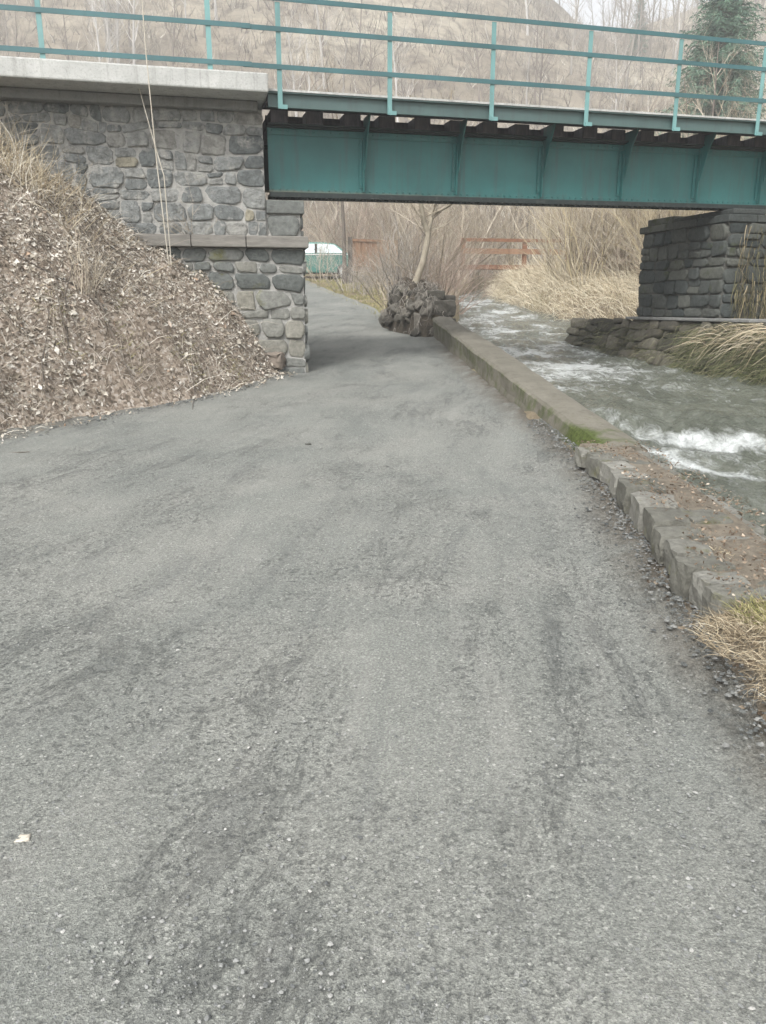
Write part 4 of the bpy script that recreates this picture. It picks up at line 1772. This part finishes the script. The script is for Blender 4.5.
# --- shrub kinds for the thicket
protos = {
    'tan': shrub_mesh('bare_shrub', M['twig'], 22, 4.0, 101, 5, .9, .9, 1.0, .028, 2),
    'tan2': shrub_mesh('bare_shrub', M['twig'], 20, 5.0, 102, 5, .85, .8, .75, .032, 2),
    'red': shrub_mesh('bare_shrub', M['twig_red'], 28, 2.8, 103, 5, .95, .9, 1.3, .020, 2),
    'yellow': shrub_mesh('willow_shrub', M['twig_yellow'], 30, 4.4, 104, 4, .42, .6, .45, .028, 2),
    'grey': shrub_mesh('bare_shrub', M['twig_grey'], 26, 2.2, 105, 5, .7, .8, .8, .018, 2),
}
used = {}


def put(kind, x, y, sc, label, group=None, z=None, rz=None):
    base = protos[kind]
    rz = rng.uniform(0, 6.28) if rz is None else rz
    loc = (x, y, gz(x, y) - .05 if z is None else z)
    if kind not in used:
        used[kind] = 1
        base.location, base.rotation_euler, base.scale = loc, (0, 0, rz), (sc, sc, sc)
        return tag(base, label, 'shrub', group)
    o = base.copy()
    COL.objects.link(o)
    o.location, o.rotation_euler, o.scale = loc, (0, 0, rz), (sc, sc, sc)
    o['label'] = label
    if group:
        o['group'] = group
    elif 'group' in o:
        del o['group']
    return o


def spot(px, Y):
    return at(px, 280, Y).x, Y


# singled-out ones first
x, y = spot(350, 30)
put('grey', x, y, .75, 'low grey twiggy shrub on the grass verge right of the teal car')
x, y = spot(375, 28.5)
put('grey', x, y, .6, 'small grey tangled shrub at the edge of the path before the brown fence')
x, y = spot(322, 35)
put('tan', x, y, .55, 'thin bare shrub rising in front of the teal car')
x, y = spot(588, 24)
put('yellow', x, y, .8, 'yellow-stemmed willow shrub on the right bank left of the dark abutment')
x, y = spot(560, 27)
put('yellow', x, y, .6, 'smaller yellow willow shrub right of the rusty footbridge')
x, y = spot(632, 24)
put('tan2', x, y, .85, 'tall tan shrub close behind the dark stone abutment')
x, y = spot(445, 22)
put('red', x, y, .62, 'reddish brambly shrub leaning over the stream behind the stone heap')
x, y = spot(440, 27)
put('red', x, y, .9, 'red-brown bare shrub between stone heap and rusty footbridge')
# the thicket behind
r = random.Random(202)
for k in range(95):
    Yk = r.uniform(34, 58)
    px = r.uniform(290, 780)
    x, _ = spot(px, Yk)
    kind = r.choice(['tan', 'tan', 'tan2', 'red', 'grey', 'tan2'])
    if float(sl_x(Yk)) - .2 < x < float(sr_x(Yk)) + .2:
        continue
    if Yk < 41 and x < .0:
        continue
    if Yk < 41 and px < 420:
        continue
    if Yk < 36 and 450 < px < 580:
        continue
    lab = {'tan': 'tan leafless bush in the dense thicket beyond the bridge', 'tan2': 'tall tan leafless bush in the dense thicket beyond the bridge',
           'red': 'reddish leafless bush in the dense thicket beyond the bridge', 'grey': 'grey leafless bush in the dense thicket beyond the bridge'}[kind]
    put(kind, x, Yk, r.uniform(.7, 1.25) * (1.5 if kind in ('grey', 'red') else 1), lab, 'bushes of the ' + {'tan': 'tan', 'tan2': 'tall tan', 'red': 'reddish', 'grey': 'grey'}[kind] + ' thicket beyond the bridge')
for k in range(26):
    Yk = r.uniform(19, 33)
    x = float(sr_x(Yk)) + r.uniform(1.0, 6)
    if x / Yk < .245:
        continue
    kind = r.choice(['tan', 'tan2', 'red', 'yellow', 'tan'])
    lab = {'tan': 'tan leafless bush on the sloping right bank', 'tan2': 'tall tan leafless bush on the sloping right bank', 'red': 'reddish leafless bush on the sloping right bank', 'yellow': 'yellow-twigged willow bush on the sloping right bank'}[kind]
    put(kind, x, Yk, r.uniform(.5, .85), lab, 'bushes on the right bank, ' + kind.strip('2') + ' twigs' + (' tall' if kind == 'tan2' else ''))
for k in range(7):
    Yk = r.uniform(24, 33)
    x = float(r.uniform(path_r(Yk) + 1.2, sl_x(Yk) - .2))
    kind = r.choice(['red', 'tan', 'grey'])
    if x / Yk > .075:
        continue
    put(kind, x, Yk, r.uniform(.45, .75), {'tan': 'tan bare bush on the strip between path and stream', 'red': 'reddish bare bush on the strip between path and stream', 'grey': 'grey bare bush on the strip between path and stream'}[kind],
        'bushes between path and stream, ' + kind)
# trees beyond the bridge among the thicket
t1 = bare_tree('bare_tree', M['bark_dark'], M['twig'], 9, 301, .10, 12, 'dark slim bare tree standing beside the teal car')
x, y = spot(345, 34.5)
t1.location = (x, y, gz(x, y))
grp = 'bare trees beyond the bridge'
r = random.Random(303)
t2 = bare_tree('bare_tree', M['bark_dark'], M['twig'], 10, 302, .12, 14, 'grey-barked leafless tree rising out of the thicket beyond the bridge', grp)
first = True
for k in range(16):
    Yk = r.uniform(38, 60)
    px = r.uniform(280, 780)
    x, _ = spot(px, Yk)
    z = gz(x, Yk)
    if first:
        t2.location = (x, Yk, z)
        first = False
    else:
        dup_tree(t2, (x, Yk, z), r.uniform(0, 6.28), r.uniform(.7, 1.1))

put('tan2', 1.0, 19.6, .58, 'tall multi-stemmed tan shrub behind the stone heap, leaning towards the stream', None, pzf(19.6))
put('tan2', .35, 20.4, .5, 'tall multi-stemmed tan shrub behind the stone heap, nearer the path', None, pzf(20.4))
put('grey', .55, 18.0, .55, 'grey twiggy shrub growing out of the dark stone heap beside the leaning tree', None, pzf(18) + .75)
put('red', 1.15, 17.6, .42, 'low reddish bramble trailing over the right side of the dark stone heap', None, pzf(17.6) + .6)
put('tan', .35, 18.6, .45, 'tan bare shrub behind the left side of the dark stone heap', None, pzf(18.6) + .3)
# --- hillside wood: individual far trees
fp = [bare_tree('hill_tree', M['far_tree'], None, 15, 400 + k, .20, 13, 'slim leafless tree among many on the hazy brown hillside', 'leafless trees on the hillside', True) for k in range(5)]
r = random.Random(404)
cnt = 0
while cnt < 285:
    Yk = 78 + 122 * r.random() ** .8
    a = r.uniform(-.66, .66)
    x = a * Yk
    z = hz(x, Yk)
    s_ = r.uniform(.6, 1.1)
    if (z - EYE + 15 * s_) / Yk < .19:
        if r.random() < .85:
            continue
    src = fp[cnt % 5]
    if cnt < 5:
        o = src
    else:
        o = src.copy()
        COL.objects.link(o)
    o.location = (x, Yk, z - .3)
    o.rotation_euler = (0, 0, r.uniform(0, 6.28))
    o.scale = (s_, s_, s_)
    cnt += 1
# low brush covering the hillside: one mass
mb = MB()
for _ in range(8500):
    Yk = 62 + 135 * r.random()
    x = r.uniform(-.7, .7) * Yk
    z = hz(x, Yk)
    for q in range(4):
        strand(mb, (x + r.uniform(-.8, .8), Yk, z - .1), r.uniform(.8, 3.2), (r.uniform(-.9, .9), r.uniform(-.6, .6)), r.uniform(0, .4), r.uniform(.05, .16), 2)
tag(mb.build('hillside_brush', M['brush']), kind='stuff')


# --- spruce
def conifer(name, H, Rr, seed, label, nb=170, group=None):
    r = random.Random(seed)
    root = empty(name, (0, 0, 0), label, 'tree', group)
    mb = MB()
    mb.tube([(0, 0, -.3), (0, 0, H * .5), (0, 0, H)], [Rr * .09, Rr * .05, .01], 8, False)
    mb.build('trunk', M['bark_dark'], root, True)
    mb = MB()
    for k in range(nb):
        t = (k + r.random()) / nb
        z = H * (.06 + .93 * t)
        L = Rr * (1 - t) ** .85 * r.uniform(.65, 1.12) + .15
        a = k * 2.399 + r.uniform(-.4, .4)
        dx, dy = math.cos(a), math.sin(a)
        m = int(40 + 90 * (1 - t))
        for j in range(m):
            q = (j + r.random()) / m
            px_, py2_ = dx * L * q, dy * L * q
            pz_ = z - .22 * L * q + .16 * L * q * q + r.uniform(-.22, .22)
            sp = .30 * L * (1 - q) + .12
            sa = r.choice((-1, 1)) * r.uniform(.4, 1.2)
            ex, ey = math.cos(a + sa), math.sin(a + sa)
            l = sp * r.uniform(.6, 1.2)
            p0 = Vector((px_, py2_, pz_))
            p1 = p0 + Vector((ex * l * .5, ey * l * .5, -.02 * l))
            p2 = p0 + Vector((ex * l, ey * l, -.18 * l - r.uniform(0, .15)))
            mb.blade([p0, p1, p2], r.uniform(.05, .12))
    mb.build('crown', M['needles'], root)
    return root


c1 = conifer('spruce_tree', 22, 5.2, 501, 'broad pale green spruce above the right end of the bridge', 460)
x = at(722, 60, 52).x
c1.location = (x, 52, gz(x, 52) - 2)
c2 = conifer('spruce_tree', 19, 3.4, 502, 'distant faint spruce on the skyline above the middle of the railing', 120)
x = at(515, 20, 170).x
c2.location = (x, 170, hz(x, 170) - 1)
c3 = dup_tree(c2, (at(640, 20, 150).x, 150, hz(at(640, 20, 150).x, 150) - 4), 1.0, .8, 'distant faint spruce left of the broad pale green spruce')

# ------------------------------------------------------------------ slope details
p = at(168, 250, 10.72)
p.z = gz(p.x, p.y)
st = MB()
st.tube([p - Zv * .05, p + Vector((.0, -.25, 1.2)), p + Vector((.03, -.50, 2.4)), p + Vector((.08, -.70, 4.0))], [.008, .008, .007, .005], 5)
tag(st.build('dry_stem', M['stem']), 'tallest pale dry stem standing upright before the stone abutment', 'plant stem')
p = at(168, 215, 10.7)
p.z = gz(p.x, p.y)
q = at(139, 88, p.y - .1)
m_ = at(152, 135, p.y - .05)
st = MB()
st.tube([p, at(164, 176, p.y), m_, q], [.007, .007, .006, .004], 5)
tag(st.build('dry_stem', M['stem']), 'short pale dry stem leaning left before the stone abutment', 'plant stem')
# dead forked plant
b0 = meet(36, 160, lambda Y: gz(at(36, 160, Y).x, Y), 5, 11.0)
dp = MB()
Yd = b0.y
f0 = at(42, 128, Yd)
dp.tube([b0, at(39, 144, Yd), f0], [.018, .016, .014], 6)
for tip in ((62, 114), (78, 124), (30, 112), (38, 106)):
    dp.tube([f0, at((42 + tip[0]) / 2, (128 + tip[1]) / 2 - 2, Yd), at(*tip, Yd + rng.uniform(-.2, .2))], [.011, .009, .005], 5)
dp.tube([at(24, 155, Yd), at(26, 135, Yd), at(20, 118, Yd)], [.012, .010, .004], 5)
tag(dp.build('dead_plant', M['stem']), 'bleached forked dead plant at the top of the leafy slope', 'plant')
# tall reeds left edge
mb = MB()
r = random.Random(77)
for k in range(22):
    px0 = r.uniform(-12, 40)
    Yd = r.uniform(9.2, 10.2)
    x = at(px0, 150, Yd).x
    h = r.uniform(.4, 1.1)
    strand(mb, (x, Yd, gz(x, Yd)), h, (r.uniform(-.35, .15), r.uniform(-.1, .1)), r.uniform(0, .15), .010, 5)
tag(mb.build('tall_dry_grass', M['stem']), kind='stuff')
# small bush on the slope
b0 = meet(85, 290, lambda Y: gz(at(85, 290, Y).x, Y), 5, 11.0)
sb = shrub_mesh('low_shrub', M['twig'], 26, .62, 601, 4, .7, .10, 1.2, .005, 1)
sb.location = b0
tag(sb, 'small wiry dead shrub in the middle of the leaf-covered slope', 'shrub')
b0 = meet(195, 240, lambda Y: gz(at(195, 240, Y).x, Y), 5, 11.2)
sb = shrub_mesh('low_shrub', M['twig'], 18, .6, 602, 4, .7, .12, .8, .005, 1)
sb.location = b0
tag(sb, 'thin dead shrub on the slope close under the stone ledge', 'shrub')


def rock(name, loc, s, seed, mat, label, cat='rock', group=None):
    r = random.Random(seed)
    mb = MB()
    ax = [Vector((1, r.uniform(-.4, .4), r.uniform(-.3, .3))).normalized()]
    ax.append(ax[0].cross(Zv).normalized())
    ax.append(ax[0].cross(ax[1]))
    rough_block(mb, (0, 0, 0), s, ax, r, .4, 4)
    o = mb.build(name, mat, None, True, loc=loc)
    return tag(o, label, cat, group)


p = meet(272, 362, lambda Y: gz(at(272, 362, Y).x, Y), 5, 11.3)
rock('rock', p + Zv * .02, (.34, .16, .22), 3, M['rock'], 'angular brown rock lying at the foot of the stone abutment')
p = meet(24, 842, pzf)
rock('pebble', p + Zv * .006, (.035, .03, .02), 5, M['stem'], 'pale loose pebble lying alone on the near left of the path', 'pebble')
p = meet(308, 446, pzf)
rock('pebble', p + Zv * .01, (.05, .03, .03), 6, M['wet_rock'], 'small dark pebble lying on the middle of the path', 'pebble')
for k, (px, py, s) in enumerate([(720, 362, .5), (690, 358, .34), (742, 370, .42), (650, 345, .4), (610, 332, .3)]):
    p = meet(px, py, zwf)
    rock('rock', (p.x, p.y, zwf(p.y) + .02), (s, s * .7, s * .45), 20 + k, M['wet_rock'],
         ['wet dark rock at the water edge below the right abutment', 'small wet rock in the stream just left of the abutment foot', 'wet rock under the hanging grass of the right bank',
          'wet rock by the stream bank below the far corner of the abutment', 'low wet rock by the bank below the willow shrub'][k])

# ------------------------------------------------------------------ rusty footbridge
fA = at(468, 267, 32.0)
fB = at(563, 267, 32.6)
fb = empty('footbridge', (fA + fB) / 2, 'small rusty brown footbridge with flat railings over the stream', 'footbridge')
d = plan(fB - fA).normalized()
sd = Vector((-d.y, d.x, 0))
Lf = plan(fB - fA).length + .6
cm = plan((fA + fB) / 2)
z0 = fA.z
for nm, z_, h_, off_ in (('bottom_beam', z0, .17, 0), ('top_rail', z0 + 1.02, .12, 0), ('middle_rail', z0 + .60, .20, 0)):
    mb = MB()
    mb.box(cm + Zv * z_ + sd * off_, (Lf, .06, h_), (d, sd, Zv))
    mb.build(nm, M['brown_wood'] if nm == 'middle_rail' else M['rust'], fb)
for t in (-.5, .08, .5):
    mb = MB()
    mb.box(cm + d * (t * Lf * .96) + Zv * (z0 + .54) + sd * .065, (.18, .06, .96), (d, sd, Zv))
    mb.build('post', M['rust'], fb)
mb = MB()
mb.box(cm + sd * .7 + Zv * (z0 - .03), (Lf, 1.2, .05), (d, sd, Zv))
mb.build('deck', M['brown_wood'], fb)
mb = MB()
mb.tube([cm + d * .4 + Zv * (z0 - .06) + sd * .1, cm + d * 1.0 + Zv * (z0 - 1.2) + sd * .1], .05, 6)
mb.build('strut', M['rust'], fb)

# brown fence beyond the verge
fA, fB = at(352, 262, 35), at(398, 262, 36)
fn = empty('wooden_fence', (fA + fB) / 2, 'reddish brown wooden fence between the teal car and the stone heap', 'fence')
d = plan(fB - fA).normalized()
sd = Vector((-d.y, d.x, 0))
Lf = plan(fB - fA).length
cm = plan((fA + fB) / 2)
zg = gz(cm.x, cm.y)
ztop = at(375, 240, 35.5).z
mb = MB()
nb = 15
for k in range(nb):
    mb.box(cm + d * ((k + .5) / nb - .5) * Lf + Zv * ((zg + .5 + ztop) / 2), (Lf / nb - .012, .03, ztop - zg - .5), (d, sd, Zv))
mb.build('boards', M['brown_wood'], fn)
mb = MB()
mb.box(cm + Zv * (ztop - .04) - sd * .045, (Lf, .05, .10), (d, sd, Zv))
mb.box(cm + Zv * (zg + .75) - sd * .045, (Lf, .05, .10), (d, sd, Zv))
mb.build('rail', M['brown_wood'], fn)
for t in (-.5, .5):
    mb = MB()
    mb.box(cm + d * t * (Lf + .16) + Zv * ((zg - .1 + ztop + .05) / 2), (.14, .14, ztop - zg + .2), (d, sd, Zv))
    mb.build('post', M['bark_dark'], fn)

# ------------------------------------------------------------------ parked car, seen from its side
cb = at(360, 278, 38.0)
car = empty('parked_car', (cb.x - 2.0, 38.8, gz(cb.x - 2, 38.8)), 'teal hatchback car parked side-on beyond the grass verge', 'car')
zc = gz(cb.x - 2, 38.2) + .02
CL = 4.0
cx0 = cb.x


def cpt(s, w, z):
    """s metres back from the right-hand end, w across, z above ground"""
    return Vector((cx0 - s, 38.0 + w, zc + z * 1.12))


low = [(0.03, .30), (0.0, .55), (.06, .78), (.30, .90), (.95, .98), (3.55, 1.0), (3.92, .92), (3.98, .6), (3.95, .30), (3.55, .22), (.5, .22)]
top = [(.52, .97), (1.18, 1.40), (1.75, 1.47), (2.9, 1.46), (3.40, 1.32), (3.80, .98)]


def slab(prof, w0, w1, w0t=None):
    mb = MB()
    n = len(prof)
    vs = []
    for side in (0, 1):
        for s, z in prof:
            inset = .0
            if w0t is not None:
                inset = w0t * max(0, (z - .95) / .5)
            vs.append(cpt(s, (w0 + inset) if side == 0 else (w1 - inset), z))
    fs = [tuple(range(n)), tuple(range(n, 2 * n))[::-1]] + [(a, n + a, n + (a + 1) % n, (a + 1) % n) for a in range(n)]
    mb.add(vs, fs)
    return mb


slab(low, 0, 1.66).build('body', M['car'], car, False, .06, recalc=True)
slab(top, .08, 1.58, .18).build('cabin', M['car'], car, False, .05, recalc=True)
for prof in ([(.74, 1.02), (1.22, 1.35), (1.56, 1.385), (2.0, 1.385), (2.0, 1.02)], [(2.13, 1.02), (2.13, 1.385), (2.85, 1.375), (3.2, 1.27), (3.45, 1.02)]):
    mb = MB()
    n = len(prof)
    off_ = lambda z: .08 + .18 * max(0, (z - .95) / .5) - .012
    vs = [cpt(s, off_(z), z) for s, z in prof] + [cpt(s, off_(z) + .02, z) for s, z in prof]
    mb.add(vs, [tuple(range(n)), tuple(range(n, 2 * n))[::-1]] + [(a, n + a, n + (a + 1) % n, (a + 1) % n) for a in range(n)])
    mb.build('side_window', M['glass'], car, recalc=True)
mb = MB()
n = 4
vs = [cpt(.68, .2, .995), cpt(.68, 1.46, .995), cpt(1.32, 1.38, 1.375), cpt(1.32, .28, 1.375)]
vs = [v + Vector((.02, 0, .012)) for v in vs] + [v - Vector((.01, 0, .01)) for v in vs]
mb.add(vs, [(0, 1, 2, 3), (7, 6, 5, 4)] + [(a, (a + 1) % 4, 4 + (a + 1) % 4, 4 + a) for a in range(4)])
mb.build('windscreen', M['glass'], car, recalc=True)
mb = MB()
mb.box(cpt(2.065, .12, 1.21), (.11, .10, .40))
mb.build('door_pillar', M['rubber'], car)
mb = MB()
mb.box(cpt(2.1, -.012, .955), (3.1, .02, .05))
mb.build('belt_highlight', M['chrome'], car)  # bright strip stands in for a highlight along the beltline
for s in (.78, 3.2):
    mb = MB()
    ring = []
    mb.tube([cpt(s, -.03, .30), cpt(s, .18, .30)], .30, 20)
    wl = mb.build('wheel', M['rubber'], car)
    mb = MB()
    mb.tube([cpt(s, -.045, .30), cpt(s, -.02, .30)], .18, 16)
    rm = mb.build('rim', M['chrome'], car)
    rm.parent = wl
    rm.matrix_parent_inverse = Matrix.Identity(4)
    rm.location = (0, 0, 0)
for w in (.12, 1.4):
    mb = MB()
    mb.box(cpt(.03, w + .1, .70), (.08, .26, .13))
    mb.build('headlight', M['chrome'], car, False, .02)
for s in (1.95, 2.9):
    mb = MB()
    mb.box(cpt(s, -.02, .86), (.18, .03, .035))
    mb.build('door_handle', M['chrome'], car)

# ------------------------------------------------------------------ haze
hzm = bpy.data.materials.new('haze')
hzm.use_nodes = True
nt = hzm.node_tree
for n_ in list(nt.nodes):
    nt.nodes.remove(n_)
out = nt.nodes.new('ShaderNodeOutputMaterial')
vol = nt.nodes.new('ShaderNodeVolumePrincipled')
vol.inputs['Color'].default_value = (.93, .95, .97, 1)
vol.inputs['Density'].default_value = .0025
vol.inputs['Anisotropy'].default_value = .2
nt.links.new(vol.outputs[0], out.inputs['Volume'])
mb = MB()
mb.box((20, 155, 60), (620, 400, 130))
hzo = mb.build('haze', hzm)
tag(hzo, kind='stuff')

# ------------------------------------------------------------------ light
SUN_EL, SUN_AZ = R(48), R(205)                 # high, softly from behind the viewer's left shoulder
world = bpy.data.worlds.new('World')
scene.world = world
world.use_nodes = True
nt = world.node_tree
for n_ in list(nt.nodes):
    nt.nodes.remove(n_)
out = nt.nodes.new('ShaderNodeOutputWorld')
bg = nt.nodes.new('ShaderNodeBackground')
sky = nt.nodes.new('ShaderNodeTexSky')
sky.sky_type = 'NISHITA'
sky.sun_disc = False
sky.sun_elevation = SUN_EL
sky.sun_rotation = SUN_AZ
sky.dust_density = 4.0
sky.air_density = 1.0
hs = nt.nodes.new('ShaderNodeHueSaturation')
hs.inputs['Saturation'].default_value = .15
nt.links.new(sky.outputs[0], hs.inputs['Color'])
nt.links.new(hs.outputs[0], bg.inputs[0])
bg.inputs[1].default_value = .15
nt.links.new(bg.outputs[0], out.inputs[0])
sd_ = bpy.data.lights.new('sun', 'SUN')
sd_.energy = 1.3
sd_.angle = R(14)
sd_.color = (1.0, .985, .94)
so = bpy.data.objects.new('sun', sd_)
COL.objects.link(so)
dirv = Vector((math.sin(SUN_AZ) * math.cos(SUN_EL), math.cos(SUN_AZ) * math.cos(SUN_EL), math.sin(SUN_EL)))
so.rotation_euler = dirv.to_track_quat('Z', 'Y').to_euler()
so.location = dirv * 60

vs_ = scene.view_settings
vs_.view_transform = 'Standard'
vs_.look = 'None'
vs_.exposure = 1.1
vs_.gamma = 1.0
vs_.use_curve_mapping = False
scene.cycles.use_denoising = True
scene.cycles.max_bounces = 8
scene.cycles.volume_bounces = 1
